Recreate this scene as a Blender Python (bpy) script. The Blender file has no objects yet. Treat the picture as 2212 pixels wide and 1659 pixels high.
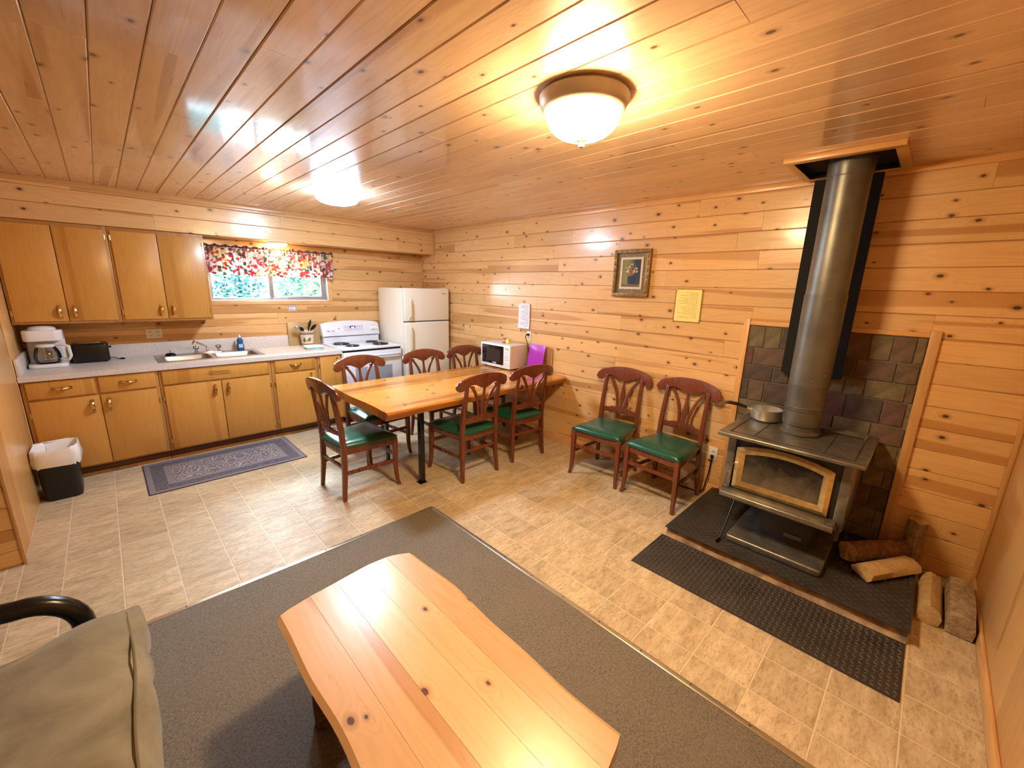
import bpy, bmesh, math, random
from mathutils import Matrix, Vector
PI = math.pi
R = math.radians
scene = bpy.context.scene
col = scene.collection

# ------------------------------------------------------------------ camera
CAM_H = 1.67
FPX = 885.85                      # focal length in pixels of the 2212 px wide frame
RX = (0.71462476, -0.14114612, 0.68511986)     # world axes seen from the lens (right, down, forward)
RY = (-0.69901644, -0.18080705, 0.69187053)
RZ = (0.02621966, -0.97333786, -0.22787265)
cam_data = bpy.data.cameras.new('camera')
cam = bpy.data.objects.new('camera', cam_data)
col.objects.link(cam)
cam_data.sensor_width = 36.0
cam_data.lens = FPX / 2212.0 * 36.0
cam_data.clip_start = 0.02
m = Matrix.Identity(4)
for i, row in enumerate((RX, RY, RZ)):
    m[i][0], m[i][1], m[i][2] = row[0], -row[1], -row[2]
m[0][3], m[1][3], m[2][3] = 0.0, 0.0, CAM_H
cam.matrix_world = m
scene.camera = cam

# ------------------------------------------------------------------ world, exposure
scene.view_settings.view_transform = 'Standard'
scene.view_settings.look = 'None'
scene.view_settings.exposure = EXPOSURE = 1.9
scene.view_settings.gamma = 1.0
scene.view_settings.use_curve_mapping = False
world = bpy.data.worlds.new('daylight')
scene.world = world
world.use_nodes = True
bg = world.node_tree.nodes['Background']
bg.inputs[0].default_value = (0.72, 0.86, 1.0, 1)
bg.inputs[1].default_value = 20.0
sun_d = bpy.data.lights.new('sun', 'SUN')
sun_d.energy = 9.0
sun_d.angle = R(1.0)
sun_d.color = (1.0, 0.95, 0.85)
sun = bpy.data.objects.new('sun', sun_d)
col.objects.link(sun)
sun.rotation_euler = (R(36), R(14), 0)     # high, from over the roof: lights the shrubs, not the room
DOME_WARM = 70.0      # emission of the three lamps of the room
DISC_COOL = 60.0
SINK_LAMP = 20.0
scene.cycles.sample_clamp_indirect = 8.0
scene.cycles.max_bounces = 7
scene.cycles.diffuse_bounces = 4
scene.cycles.glossy_bounces = 3
scene.cycles.caustics_reflective = False
scene.cycles.caustics_refractive = False
scene.cycles.use_adaptive_sampling = True
scene.cycles.adaptive_threshold = 0.05
scene.cycles.use_light_tree = False

# ------------------------------------------------------------------ room measures
XW, YW, CE = 3.48, 5.49, 2.425        # long wall, kitchen wall, ceiling
XL, YF, XB = -0.55, -0.45, -2.6       # kitchen side wall, wall beside the camera, far side of the room
YP = 3.52                             # wall that closes the kitchen on the left
SO, SZ = 5.16, 2.10                   # soffit face and underside
rnd = random.Random(7)

# ------------------------------------------------------------------ node helpers
def new_mat(name):
    mt = bpy.data.materials.new(name)
    mt.use_nodes = True
    nt = mt.node_tree
    b = nt.nodes['Principled BSDF']
    return mt, nt, b

def N(nt, kind, ins=None, **attrs):
    n = nt.nodes.new(kind)
    for k, v in attrs.items():
        setattr(n, k, v)
    for k, v in (ins or {}).items():
        if isinstance(v, bpy.types.NodeSocket):
            nt.links.new(v, n.inputs[k])
        else:
            n.inputs[k].default_value = v
    return n

def math_n(nt, op, a, b=None, clamp=False):
    ins = {0: a}
    if b is not None:
        ins[1] = b
    return N(nt, 'ShaderNodeMath', ins, operation=op, use_clamp=clamp).outputs[0]

def mapr(nt, v, a, b, c=0.0, d=1.0):
    return N(nt, 'ShaderNodeMapRange', {0: v, 1: a, 2: b, 3: c, 4: d}, clamp=True).outputs[0]

def mixc(nt, f, a, b, blend='MIX'):
    n = nt.nodes.new('ShaderNodeMix')
    n.data_type = 'RGBA'
    n.blend_type = blend
    for idx, v in ((0, f), (6, a), (7, b)):
        if isinstance(v, bpy.types.NodeSocket):
            nt.links.new(v, n.inputs[idx])
        elif idx == 0:
            n.inputs[idx].default_value = v
        else:
            n.inputs[idx].default_value = (*v[:3], 1)
    return n.outputs[2]

def vmul(nt, v, s):
    return N(nt, 'ShaderNodeVectorMath', {0: v, 1: s}, operation='MULTIPLY').outputs[0]

def noise(nt, v, scale, detail=2.0, rough=0.5, dist=0.0):
    return N(nt, 'ShaderNodeTexNoise', {'Vector': v, 'Scale': scale, 'Detail': detail, 'Roughness': rough, 'Distortion': dist}).outputs[0]

def ocoord(nt):
    return N(nt, 'ShaderNodeTexCoord').outputs['Object']

def orand(nt):
    return N(nt, 'ShaderNodeObjectInfo').outputs['Random']

def setp(b, **k):
    for kk, v in k.items():
        b.inputs[kk.replace('_', ' ')].default_value = v

def bump(nt, b, h, strength=0.2, dist=0.01):
    n = N(nt, 'ShaderNodeBump', {'Height': h, 'Strength': strength, 'Distance': dist})
    nt.links.new(n.outputs[0], b.inputs['Normal'])

_mats = {}
def plain(name, c, rough=0.5, metal=0.0, vary=0.0, vscale=8.0, bumps=0.0, bscale=60.0, coat=0.0):
    if name in _mats:
        return _mats[name]
    mt, nt, b = new_mat(name)
    setp(b, Roughness=rough, Metallic=metal)
    b.inputs['Base Color'].default_value = (*c, 1)
    b.inputs['Coat Weight'].default_value = coat
    b.inputs['Coat Roughness'].default_value = 0.15
    oc = ocoord(nt)
    if vary:
        f = noise(nt, oc, vscale, 4.0, 0.6)
        lo = tuple(x * (1 - vary) for x in c)
        hi = tuple(min(1.0, x * (1 + vary)) for x in c)
        nt.links.new(mixc(nt, mapr(nt, f, 0.3, 0.7), lo, hi), b.inputs['Base Color'])
    if bumps:
        bump(nt, b, noise(nt, oc, bscale, 3.0), bumps, 0.005)
    _mats[name] = mt
    return mt

def pine(name, light, dark, heart, rough=0.3, axis='X', knots=True, streak=0.62, vary=0.16, knot_amount=0.42, coat=0.25, coat_rough=0.22):
    """varnished softwood: grain runs along the chosen local axis, pin knots, darker heartwood streaks"""
    if name in _mats:
        return _mats[name]
    mt, nt, b = new_mat(name)
    oc = ocoord(nt)
    r = orand(nt)
    sep = N(nt, 'ShaderNodeSeparateXYZ', {0: oc})
    order = {'X': (0, 1, 2), 'Y': (1, 0, 2), 'Z': (2, 0, 1)}[axis]
    sw = N(nt, 'ShaderNodeCombineXYZ', {i: sep.outputs[o] for i, o in enumerate(order)}).outputs[0]
    off = N(nt, 'ShaderNodeCombineXYZ', {0: math_n(nt, 'MULTIPLY', r, 31.7), 1: math_n(nt, 'MULTIPLY', r, 17.3), 2: math_n(nt, 'MULTIPLY', r, 7.1)}).outputs[0]
    v = N(nt, 'ShaderNodeVectorMath', {0: sw, 1: off}, operation='ADD').outputs[0]
    # knots first: they bend the grain around them
    vk = vmul(nt, v, (5.0, 7.6, 0.0))
    vor = N(nt, 'ShaderNodeTexVoronoi', {'Vector': vk, 'Scale': 1.0, 'Randomness': 1.0}, voronoi_dimensions='2D')
    dist = vor.outputs['Distance']
    cs = N(nt, 'ShaderNodeSeparateColor', {0: vor.outputs['Color']})
    has = math_n(nt, 'GREATER_THAN', cs.outputs[0], 1.0 - knot_amount)
    size = mapr(nt, cs.outputs[1], 0, 1, 0.035, 0.085)
    near = math_n(nt, 'MULTIPLY', mapr(nt, dist, 0.0, 0.35, 1.0, 0.0), has)
    contour = noise(nt, vmul(nt, v, (0.9, 11.0, 6.0)), 1.0, 2.0, 0.45, 0.3)
    contour = math_n(nt, 'ADD', contour, math_n(nt, 'MULTIPLY', near, 0.22 if knots else 0.0))
    rings = math_n(nt, 'SINE', math_n(nt, 'MULTIPLY', contour, 62.0))
    fine = noise(nt, vmul(nt, v, (3.0, 90.0, 60.0)), 1.0, 3.0, 0.6)
    g = math_n(nt, 'ADD', math_n(nt, 'MULTIPLY', mapr(nt, rings, -0.2, 1.0), 0.42), math_n(nt, 'MULTIPLY', mapr(nt, fine, 0.35, 0.75), 0.35))
    c = mixc(nt, g, light, dark)
    st = noise(nt, vmul(nt, v, (0.38, 9.0, 3.0)), 1.0, 1.0, 0.4)
    c = mixc(nt, math_n(nt, 'MULTIPLY', mapr(nt, st, streak, streak + 0.03), 0.72), c, heart)
    blotch = noise(nt, vmul(nt, v, (1.5, 3.0, 1.0)), 1.5, 2.0)
    c = mixc(nt, mapr(nt, blotch, 0.35, 0.7, 0.0, 0.35), c, dark)
    tone = mapr(nt, math_n(nt, 'FRACT', math_n(nt, 'MULTIPLY', r, 73.1)), 0, 1, 1.0 - vary, 1.0 + vary * 0.7)
    c = mixc(nt, 1.0, c, N(nt, 'ShaderNodeCombineColor', {0: tone, 1: tone, 2: tone}).outputs[0], 'MULTIPLY')
    if knots:
        rim = math_n(nt, 'MULTIPLY', mapr(nt, math_n(nt, 'DIVIDE', dist, size), 1.0, 2.6, 0.45, 0.0), has)
        c = mixc(nt, rim, c, tuple(x * 0.42 for x in heart))
        core = math_n(nt, 'MULTIPLY', mapr(nt, math_n(nt, 'DIVIDE', dist, size), 0.75, 1.05, 0.93, 0.0), has)
        c = mixc(nt, core, c, (0.07, 0.018, 0.006))
    nt.links.new(c, b.inputs['Base Color'])
    nt.links.new(mapr(nt, fine, 0.3, 0.8, rough, rough + 0.12), b.inputs['Roughness'])
    b.inputs['Coat Weight'].default_value = coat
    b.inputs['Coat Roughness'].default_value = coat_rough
    bump(nt, b, noise(nt, vmul(nt, v, (7.0, 14.0, 10.0)), 1.0, 1.0), 0.16, 0.004)
    _mats[name] = mt
    return mt

WALL_L, WALL_D, WALL_H = (0.80, 0.51, 0.235), (0.68, 0.385, 0.14), (0.47, 0.20, 0.05)
M_WALL = pine('knotty_pine_wall', WALL_L, WALL_D, WALL_H, vary=0.09, knot_amount=0.52, streak=0.605, coat=0.4, coat_rough=0.15)
M_CEIL = pine('knotty_pine_ceiling', (0.76, 0.53, 0.35), (0.62, 0.395, 0.23), (0.38, 0.18, 0.09), rough=0.27, streak=0.69, knot_amount=0.33, vary=0.12, coat=1.0, coat_rough=0.09)
M_TRIMX = pine('pine_trim_x', (0.72, 0.42, 0.17), (0.60, 0.31, 0.10), WALL_H, knots=False, streak=0.9)
M_TRIMY = pine('pine_trim_y', (0.72, 0.42, 0.17), (0.60, 0.31, 0.10), WALL_H, axis='Y', knots=False, streak=0.9)
M_TRIMZ = pine('pine_trim_z', (0.72, 0.42, 0.17), (0.60, 0.31, 0.10), WALL_H, axis='Z', knots=False, streak=0.9)
M_PLY = pine('smooth_pine_panel', (0.74, 0.44, 0.17), (0.62, 0.33, 0.105), (0.50, 0.22, 0.06), rough=0.3, axis='Z', knots=False, streak=0.60, vary=0.05)
M_GROOVE = plain('groove_shadow_wood', (0.26, 0.11, 0.035), 0.6, vary=0.2)
M_TABLE = pine('table_pine', (0.66, 0.30, 0.065), (0.51, 0.185, 0.028), (0.33, 0.08, 0.01), rough=0.16, streak=0.58, knot_amount=0.3, vary=0.2)
M_TABLE_EDGE = pine('table_edge', (0.45, 0.19, 0.035), (0.30, 0.10, 0.015), (0.2, 0.06, 0.01), rough=0.3, knots=False)
M_COFFEE = pine('coffee_pine', (0.66, 0.36, 0.13), (0.56, 0.27, 0.085), (0.42, 0.16, 0.04), rough=0.2, streak=0.66, knot_amount=0.3, vary=0.14)
M_CHAIR = pine('chair_mahogany', (0.185, 0.046, 0.018), (0.145, 0.034, 0.013), (0.115, 0.026, 0.010), rough=0.22, axis='Z', knots=False, vary=0.05)
M_BIRCH = pine('cabinet_birch', (0.60, 0.30, 0.065), (0.53, 0.245, 0.045), (0.46, 0.19, 0.03), rough=0.33, axis='Z', knots=False, streak=0.66, vary=0.07)
M_BIRCH_F = pine('cabinet_frame_birch', (0.48, 0.23, 0.06), (0.38, 0.16, 0.035), (0.3, 0.11, 0.02), rough=0.35, axis='Z', knots=False, vary=0.05)
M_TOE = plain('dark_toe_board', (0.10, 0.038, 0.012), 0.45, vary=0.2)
M_BRASS = plain('polished_brass', (0.80, 0.52, 0.20), 0.22, 1.0)
M_WHITE = plain('white_enamel', (0.82, 0.82, 0.84), 0.22)
M_CREAM = plain('cream_enamel', (0.85, 0.82, 0.73), 0.30, bumps=0.05, bscale=220)
M_STEEL = plain('brushed_steel', (0.48, 0.46, 0.44), 0.34, 1.0, vary=0.08)
M_CHROME = plain('chrome', (0.78, 0.78, 0.78), 0.1, 1.0)
M_ALU = plain('aluminium', (0.55, 0.57, 0.60), 0.35, 0.8)
M_BLACK = plain('black_plastic', (0.004, 0.004, 0.0045), 0.28)
M_BLACKM = plain('black_painted_metal', (0.005, 0.005, 0.006), 0.25)
M_MATT = plain('flat_black_sheet', (0.004, 0.004, 0.0035), 0.9)
M_IRON = plain('stove_grey_steel', (0.24, 0.228, 0.20), 0.36, 0.75, vary=0.3, vscale=14, bumps=0.1)
M_IRON_D = plain('stove_dark_steel', (0.045, 0.042, 0.04), 0.5, 0.3, vary=0.3)
M_PIPE = plain('stove_pipe_steel', (0.14, 0.132, 0.112), 0.40, 0.6, vary=0.25, vscale=5)
M_GOLD = plain('brass_door_frame', (0.78, 0.60, 0.28), 0.33, 0.85, vary=0.22, vscale=20)
M_PLATE = plain('ivory_plate', (0.74, 0.70, 0.58), 0.4)
M_PAPER = plain('white_paper', (0.80, 0.80, 0.84), 0.7)
M_RUBBER = plain('black_rubber', (0.034, 0.030, 0.028), 0.45, vary=0.3, vscale=6)
M_BAG = plain('white_bin_bag', (0.82, 0.80, 0.82), 0.35, bumps=0.5, bscale=18)

def mk_glass(name, c=(1, 1, 1), rough=0.0, mixf=0.12):
    mt, nt, b = new_mat(name)
    nt.nodes.remove(b)
    tr = N(nt, 'ShaderNodeBsdfTransparent', {0: (*c, 1)})
    gl = N(nt, 'ShaderNodeBsdfGlossy', {0: (1, 1, 1, 1), 'Roughness': rough})
    fr = N(nt, 'ShaderNodeFresnel', {0: 1.45})
    mx = N(nt, 'ShaderNodeMixShader', {0: math_n(nt, 'ADD', fr.outputs[0], mixf, True), 1: tr.outputs[0], 2: gl.outputs[0]})
    nt.links.new(mx.outputs[0], nt.nodes['Material Output'].inputs[0])
    return mt
M_GLASS = mk_glass('window_glass', (0.96, 0.98, 0.98), 0.0, 0.0)
M_CARAFE = mk_glass('carafe_glass', (0.86, 0.84, 0.82), 0.03, 0.06)

def mk_emit(name, c, s):
    mt, nt, b = new_mat(name)
    setp(b, Roughness=0.3)
    b.inputs['Base Color'].default_value = (0.9, 0.9, 0.9, 1)
    b.inputs['Emission Color'].default_value = (*c, 1)
    b.inputs['Emission Strength'].default_value = s
    return mt

# ------------------------------------------------------------------ mesh helpers
class MB:
    def __init__(self):
        self.v, self.f = [], []
    def add(self, vs, fs):
        o = len(self.v)
        self.v += [tuple(p) for p in vs]
        self.f += [tuple(i + o for i in q) for q in fs]
        return self
    def box(self, x0, x1, y0, y1, z0, z1):
        vs = [(x, y, z) for z in (z0, z1) for y in (y0, y1) for x in (x0, x1)]
        return self.add(vs, [(0, 2, 3, 1), (4, 5, 7, 6), (0, 1, 5, 4), (2, 6, 7, 3), (0, 4, 6, 2), (1, 3, 7, 5)])
    def loft(self, rings, caps=True, closed=False):
        n = len(rings[0])
        vs = [p for r_ in rings for p in r_]
        fs = []
        k = len(rings)
        for i in range(k if closed else k - 1):
            a, b_ = i * n, ((i + 1) % k) * n
            for j in range(n):
                j2 = (j + 1) % n
                fs.append((a + j, a + j2, b_ + j2, b_ + j))
        if caps and not closed:
            fs.append(tuple(range(n - 1, -1, -1)))
            fs.append(tuple((k - 1) * n + j for j in range(n)))
        return self.add(vs, fs)
    def prism(self, poly, a0, a1, axis='z'):
        def P(u, v, w):
            return {'z': (u, v, w), 'y': (u, w, v), 'x': (w, u, v)}[axis]
        return self.loft([[P(u, v, a0) for u, v in poly], [P(u, v, a1) for u, v in poly]])
    def tube(self, path, r, n=8, closed=False):
        path = [Vector(p) for p in path]
        k = len(path)
        rs = r if isinstance(r, (list, tuple)) else [r] * k
        rings = []
        t0 = (path[1] - path[0]).normalized()
        up = Vector((0, 0, 1)) if abs(t0.z) < 0.9 else Vector((1, 0, 0))
        nrm = t0.cross(up).normalized()
        for i in range(k):
            if closed:
                t = path[(i + 1) % k] - path[i - 1]
            else:
                t = path[min(i + 1, k - 1)] - path[max(i - 1, 0)]
            t = t.normalized() if t.length > 1e-9 else t0
            nrm = (nrm - t * nrm.dot(t)).normalized()
            bi = t.cross(nrm)
            rings.append([path[i] + (nrm * math.cos(2 * PI * j / n) + bi * math.sin(2 * PI * j / n)) * rs[i] for j in range(n)])
        return self.loft(rings, True, closed)
    def lathe(self, prof, c=(0, 0, 0), n=24, axis='z'):
        rings = []
        for r_, h in prof:
            ring = []
            for j in range(n):
                a = 2 * PI * j / n
                u, v = r_ * math.cos(a), r_ * math.sin(a)
                q = {'z': (u, v, h), 'x': (h, u, v), 'y': (v, h, u)}[axis]
                ring.append((q[0] + c[0], q[1] + c[1], q[2] + c[2]))
            rings.append(ring)
        return self.loft(rings)
    def grid(self, fn, nu, nv):
        vs = [fn(i / nu, j / nv) for i in range(nu + 1) for j in range(nv + 1)]
        fs = []
        for i in range(nu):
            for j in range(nv):
                a = i * (nv + 1) + j
                fs.append((a, a + nv + 1, a + nv + 2, a + 1))
        return self.add(vs, fs)
    def shell(self, fn, nu, nv, th):
        """grid with thickness: fn(u,v) -> point, th: offset vector"""
        top = [fn(i / nu, j / nv) for i in range(nu + 1) for j in range(nv + 1)]
        off = Vector(th)
        bot = [tuple(Vector(p) + off) for p in top]
        n = len(top)
        fs = []
        w = nv + 1
        for i in range(nu):
            for j in range(nv):
                a = i * w + j
                fs.append((a, a + w, a + w + 1, a + 1))
                fs.append((n + a, n + a + 1, n + a + w + 1, n + a + w))
        for i in range(nu):
            for j in (0, nv):
                a = i * w + j
                fs.append((a, n + a, n + a + w, a + w) if j == 0 else (a, a + w, n + a + w, n + a))
        for j in range(nv):
            for i in (0, nu):
                a = i * w + j
                fs.append((a, a + 1, n + a + 1, n + a) if i == 0 else (a, n + a, n + a + 1, a + 1))
        return self.add(top + bot, fs)
    def build(self, name, mat, parent=None, smooth=True, bevel=0.0, seg=2, label=None, kind=None, angle=40):
        vs = [Vector(p) for p in self.v]
        lo = Vector([min(p[i] for p in vs) for i in range(3)])
        hi = Vector([max(p[i] for p in vs) for i in range(3)])
        c = (lo + hi) / 2
        if parent is None:
            c.z = lo.z
        me = bpy.data.meshes.new(name)
        me.from_pydata([p - c for p in vs], [], self.f)
        bm = bmesh.new()
        bm.from_mesh(me)
        bmesh.ops.recalc_face_normals(bm, faces=bm.faces)
        if bevel:
            bmesh.ops.bevel(bm, geom=[e for e in bm.edges if e.calc_face_angle(0) > 0.5], offset=bevel, segments=seg, profile=0.5, affect='EDGES', clamp_overlap=True)
        bm.to_mesh(me)
        bm.free()
        if smooth:
            me.shade_smooth()
            me.set_sharp_from_angle(angle=R(angle))
        me.materials.append(mat)
        o = bpy.data.objects.new(name, me)
        col.objects.link(o)
        o.location = c
        if parent is not None:
            o.parent = parent
            base = parent.location.copy()
            if parent.parent is not None:
                base += parent.parent.location
            o.location = c - base
        if label:
            o['label'] = label
        if kind:
            o['kind'] = kind
        return o

def box_part(name, mat, parent, x0, x1, y0, y1, z0, z1, bevel=0.003, seg=2, **k):
    return MB().box(x0, x1, y0, y1, z0, z1).build(name, mat, parent, bevel=bevel, seg=seg, **k)

def thing(name, loc, label, cat, group=None):
    o = bpy.data.objects.new(name, None)
    col.objects.link(o)
    o.empty_display_size = 0.1
    o.location = loc
    o['label'], o['category'] = label, cat
    if group:
        o['group'] = group
    return o

def tag(o, label, cat, group=None):
    o['label'], o['category'] = label, cat
    if group:
        o['group'] = group
    return o

def struct(o, label=None, cat=None):
    o['kind'] = 'structure'
    if label:
        o['label'] = label
    if cat:
        o['category'] = cat
    return o

def copy_tree(o, parent=None):
    c = o.copy()
    col.objects.link(c)
    c.parent = parent
    for ch in list(o.children):
        copy_tree(ch, c)
    return c

# ------------------------------------------------------------------ boards
_board_cache = {}
def board(parent, mat, c, ax, ay, L, w, th=0.014, name='board', ch=0.004, proud=0.0):
    """one board: local x along the grain, local y across, local z out of the wall; c = middle of its face"""
    key = (round(L, 3), round(w, 3), th, mat.name, ch)
    me = _board_cache.get(key)
    if me is None:
        a, b_ = L / 2 - 0.0006, w / 2 - 0.0008
        e = 0.0012
        prof = [(-b_, -th), (b_, -th), (b_, -ch), (b_ - ch, 0), (-b_ + ch, 0), (-b_, -ch)]
        rings = []
        for x, sh, dz in ((-a, 1, 0), (a, 1, 0)):
            rings.append([(x, y, z) for y, z in prof])
        mb = MB().loft(rings)
        me = bpy.data.meshes.new(name)
        me.from_pydata(mb.v, [], mb.f)
        bm = bmesh.new(); bm.from_mesh(me)
        bmesh.ops.recalc_face_normals(bm, faces=bm.faces)
        bm.to_mesh(me); bm.free()
        me.materials.append(mat)
        _board_cache[key] = me
    o = bpy.data.objects.new(name, me)
    col.objects.link(o)
    ax, ay = Vector(ax), Vector(ay)
    az = ax.cross(ay)
    mt = Matrix.Identity(4)
    for i in range(3):
        mt[i][0], mt[i][1], mt[i][2] = ax[i], ay[i], az[i]
    o.parent = parent
    o.rotation_euler = mt.to_euler()
    o.location = Vector(c) + az * proud - parent.location
    return o

def splits(a, b, rng, lo=0.9, hi=2.6):
    out = [a]
    x = a + rng.uniform(0.3, hi)
    while x < b - 0.3:
        out.append(x)
        x += rng.uniform(lo, hi)
    out.append(b)
    return out

def clad(parent, mat, u0, u1, rows, place, rng, holes=(), lo=0.9, hi=2.6):
    """rows: list of (v0, v1). place(uc, vc, L, w) puts a board. holes: (u0,u1,v0,v1) are left open"""
    def put(a, b, v0, v1):
        if b - a > 0.02 and v1 - v0 > 0.012:
            place((a + b) / 2, (v0 + v1) / 2, b - a, v1 - v0)
    for v0, v1 in rows:
        cuts = splits(u0, u1, rng, lo, hi)
        for a, b in zip(cuts, cuts[1:]):
            segs = [(a, b)]
            for h in holes:
                if h[3] <= v0 or h[2] >= v1:
                    continue
                ns = []
                for s, t in segs:
                    if h[1] <= s or h[0] >= t:
                        ns.append((s, t))
                        continue
                    if s < h[0]:
                        ns.append((s, h[0]))
                    if t > h[1]:
                        ns.append((h[1], t))
                    m0, m1 = max(s, h[0]), min(t, h[1])
                    put(m0, m1, v0, min(v1, h[2]))
                    put(m0, m1, max(v0, h[3]), v1)
                segs = ns
            for s, t in segs:
                put(s, t, v0, v1)

PITCH = 0.135
def rows_between(z0, z1, anchor=2.39):
    k = math.ceil((anchor - z1) / PITCH)
    out = []
    z = z1
    while z > z0 + 0.005:
        nz = anchor - PITCH * k
        if nz >= z - 0.005:
            k += 1
            continue
        nz = max(nz, z0)
        out.append((nz, z))
        z = nz
    return out

# ------------------------------------------------------------------ floor
TP, TX, TY = 0.2385, 0.10, 0.04
fl = MB().box(XB, XW + 0.1, YF - 0.1, YW + 0.1, -0.08, -0.0015).build('floor', plain('vinyl_joint', (0.68, 0.57, 0.40), 0.45, vary=0.06), None, smooth=False)
struct(fl, 'beige stone-look vinyl tile floor', 'floor')
def mk_tile():
    mt, nt, b = new_mat('stone_look_vinyl')
    oc = ocoord(nt)
    r = orand(nt)
    off = N(nt, 'ShaderNodeCombineXYZ', {0: math_n(nt, 'MULTIPLY', r, 57.0), 1: math_n(nt, 'MULTIPLY', r, 23.0), 2: r}).outputs[0]
    v = N(nt, 'ShaderNodeVectorMath', {0: oc, 1: off}, operation='ADD').outputs[0]
    vv = vmul(nt, v, (0.8, 2.2, 1.0))
    n1 = noise(nt, vv, 9.0, 6.0, 0.68, 0.3)
    n2 = noise(nt, vv, 40.0, 5.0, 0.75, 0.2)
    c = mixc(nt, mapr(nt, n1, 0.32, 0.68), (0.42, 0.315, 0.185), (0.70, 0.575, 0.385))
    c = mixc(nt, mapr(nt, n2, 0.50, 0.66, 0.0, 0.75), c, (0.30, 0.215, 0.125))
    tone = mapr(nt, math_n(nt, 'FRACT', math_n(nt, 'MULTIPLY', r, 91.0)), 0, 1, 0.90, 1.06)
    c = mixc(nt, 1.0, c, N(nt, 'ShaderNodeCombineColor', {0: tone, 1: tone, 2: tone}).outputs[0], 'MULTIPLY')
    nt.links.new(c, b.inputs['Base Color'])
    setp(b, Roughness=0.46)
    bump(nt, b, n2, 0.12, 0.003)
    return mt
M_TILE = mk_tile()
CX, CY = 1.598, 2.455            # corner of the carpet
def tile_at(x0, x1, y0, y1):
    mb = MB()
    a = 0.0030
    mb.loft([[(x0 + a, y0 + a, -0.0015), (x1 - a, y0 + a, -0.0015), (x1 - a, y1 - a, -0.0015), (x0 + a, y1 - a, -0.0015)],
             [(x0 + a + .001, y0 + a + .001, 0), (x1 - a - .001, y0 + a + .001, 0), (x1 - a - .001, y1 - a - .001, 0), (x0 + a + .001, y1 - a - .001, 0)]])
    mb.build('tile', M_TILE, fl, smooth=False)
i0, i1 = math.floor((XL - TX) / TP), math.ceil((XW - TX) / TP)
j0, j1 = math.floor((YF - TY) / TP), math.ceil((YW - TY) / TP)
for i in range(i0, i1):
    for j in range(j0, j1):
        x0, x1 = max(TX + i * TP, XL), min(TX + (i + 1) * TP, XW)
        y0, y1 = max(TY + j * TP, YF), min(TY + (j + 1) * TP, 4.87)
        if x1 - x0 < 0.02 or y1 - y0 < 0.02:
            continue
        if x1 <= CX + 0.01 and y1 <= CY + 0.01:
            continue
        if x0 < CX < x1 and y1 <= CY + 0.01:
            x0 = CX
        elif y0 < CY < y1 and x1 <= CX + 0.01:
            y0 = CY
        if x1 - x0 < 0.02 or y1 - y0 < 0.02:
            continue
        tile_at(x0, x1, y0, y1)
# the strip of floor seen beyond the side wall, left of the kitchen
for i in range(i0 - 3, i0 + 1):
    for j in range(math.floor((CY - TY) / TP), math.ceil((YP - TY) / TP)):
        x0, x1 = TX + i * TP, min(TX + (i + 1) * TP, XL)
        y0, y1 = max(TY + j * TP, CY), min(TY + (j + 1) * TP, YP)
        if x1 - x0 > 0.02 and y1 - y0 > 0.02:
            tile_at(x0, x1, y0, y1)

def mk_carpet():
    mt, nt, b = new_mat('brown_grey_carpet')
    oc = ocoord(nt)
    n1 = noise(nt, oc, 210.0, 4.0, 0.8)
    n2 = noise(nt, oc, 5.0, 4.0, 0.6)
    n3 = noise(nt, oc, 90.0, 3.0, 0.7)
    c = mixc(nt, mapr(nt, n1, 0.3, 0.7), (0.075, 0.064, 0.050), (0.36, 0.315, 0.255))
    c = mixc(nt, mapr(nt, n3, 0.45, 0.62, 0.0, 0.6), c, (0.11, 0.094, 0.074))
    c = mixc(nt, mapr(nt, n2, 0.4, 0.7, 0.0, 0.3), c, (0.24, 0.205, 0.165))
    nt.links.new(c, b.inputs['Base Color'])
    setp(b, Roughness=0.95)
    b.inputs['Specular IOR Level'].default_value = 0.15
    bump(nt, b, n1, 0.7, 0.004)
    return mt
cp = MB().box(XB, CX - 0.012, YF, CY - 0.012, -0.0005, 0.009).build('carpet', mk_carpet(), None, bevel=0.004)
tag(cp, 'brown-grey low-pile carpet under the coffee table', 'carpet')
for nm, bx_ in (('trim_5', (XB, CX, CY - 0.022, CY + 0.008)), ('trim_6', (CX - 0.022, CX + 0.008, YF, CY - 0.022))):
    o = MB().box(*bx_, 0.0, 0.0125).build(nm, plain('carpet_edge_metal', (0.62, 0.58, 0.46), 0.28, 0.85), None, bevel=0.005)
    struct(o, 'thin metal edging strip along the carpet ' + ('facing the kitchen' if nm == 'trim_5' else 'facing the wood stove'), 'edging')
    x0, x1, y0, y1 = bx_
    n = 14
    for k in range(n):
        if nm == 'trim_5':
            x = CX - 0.1 - k * 0.235
            y = CY - 0.007
        else:
            y = CY - 0.12 - k * 0.235
            x = CX - 0.007
        if x < XB or y < YF + 0.02:
            break
        MB().lathe([(0.004, 0.0122), (0.004, 0.0134), (0.002, 0.0142)], (x, y, 0), 8).build('screw', M_IRON_D, o)

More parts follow.
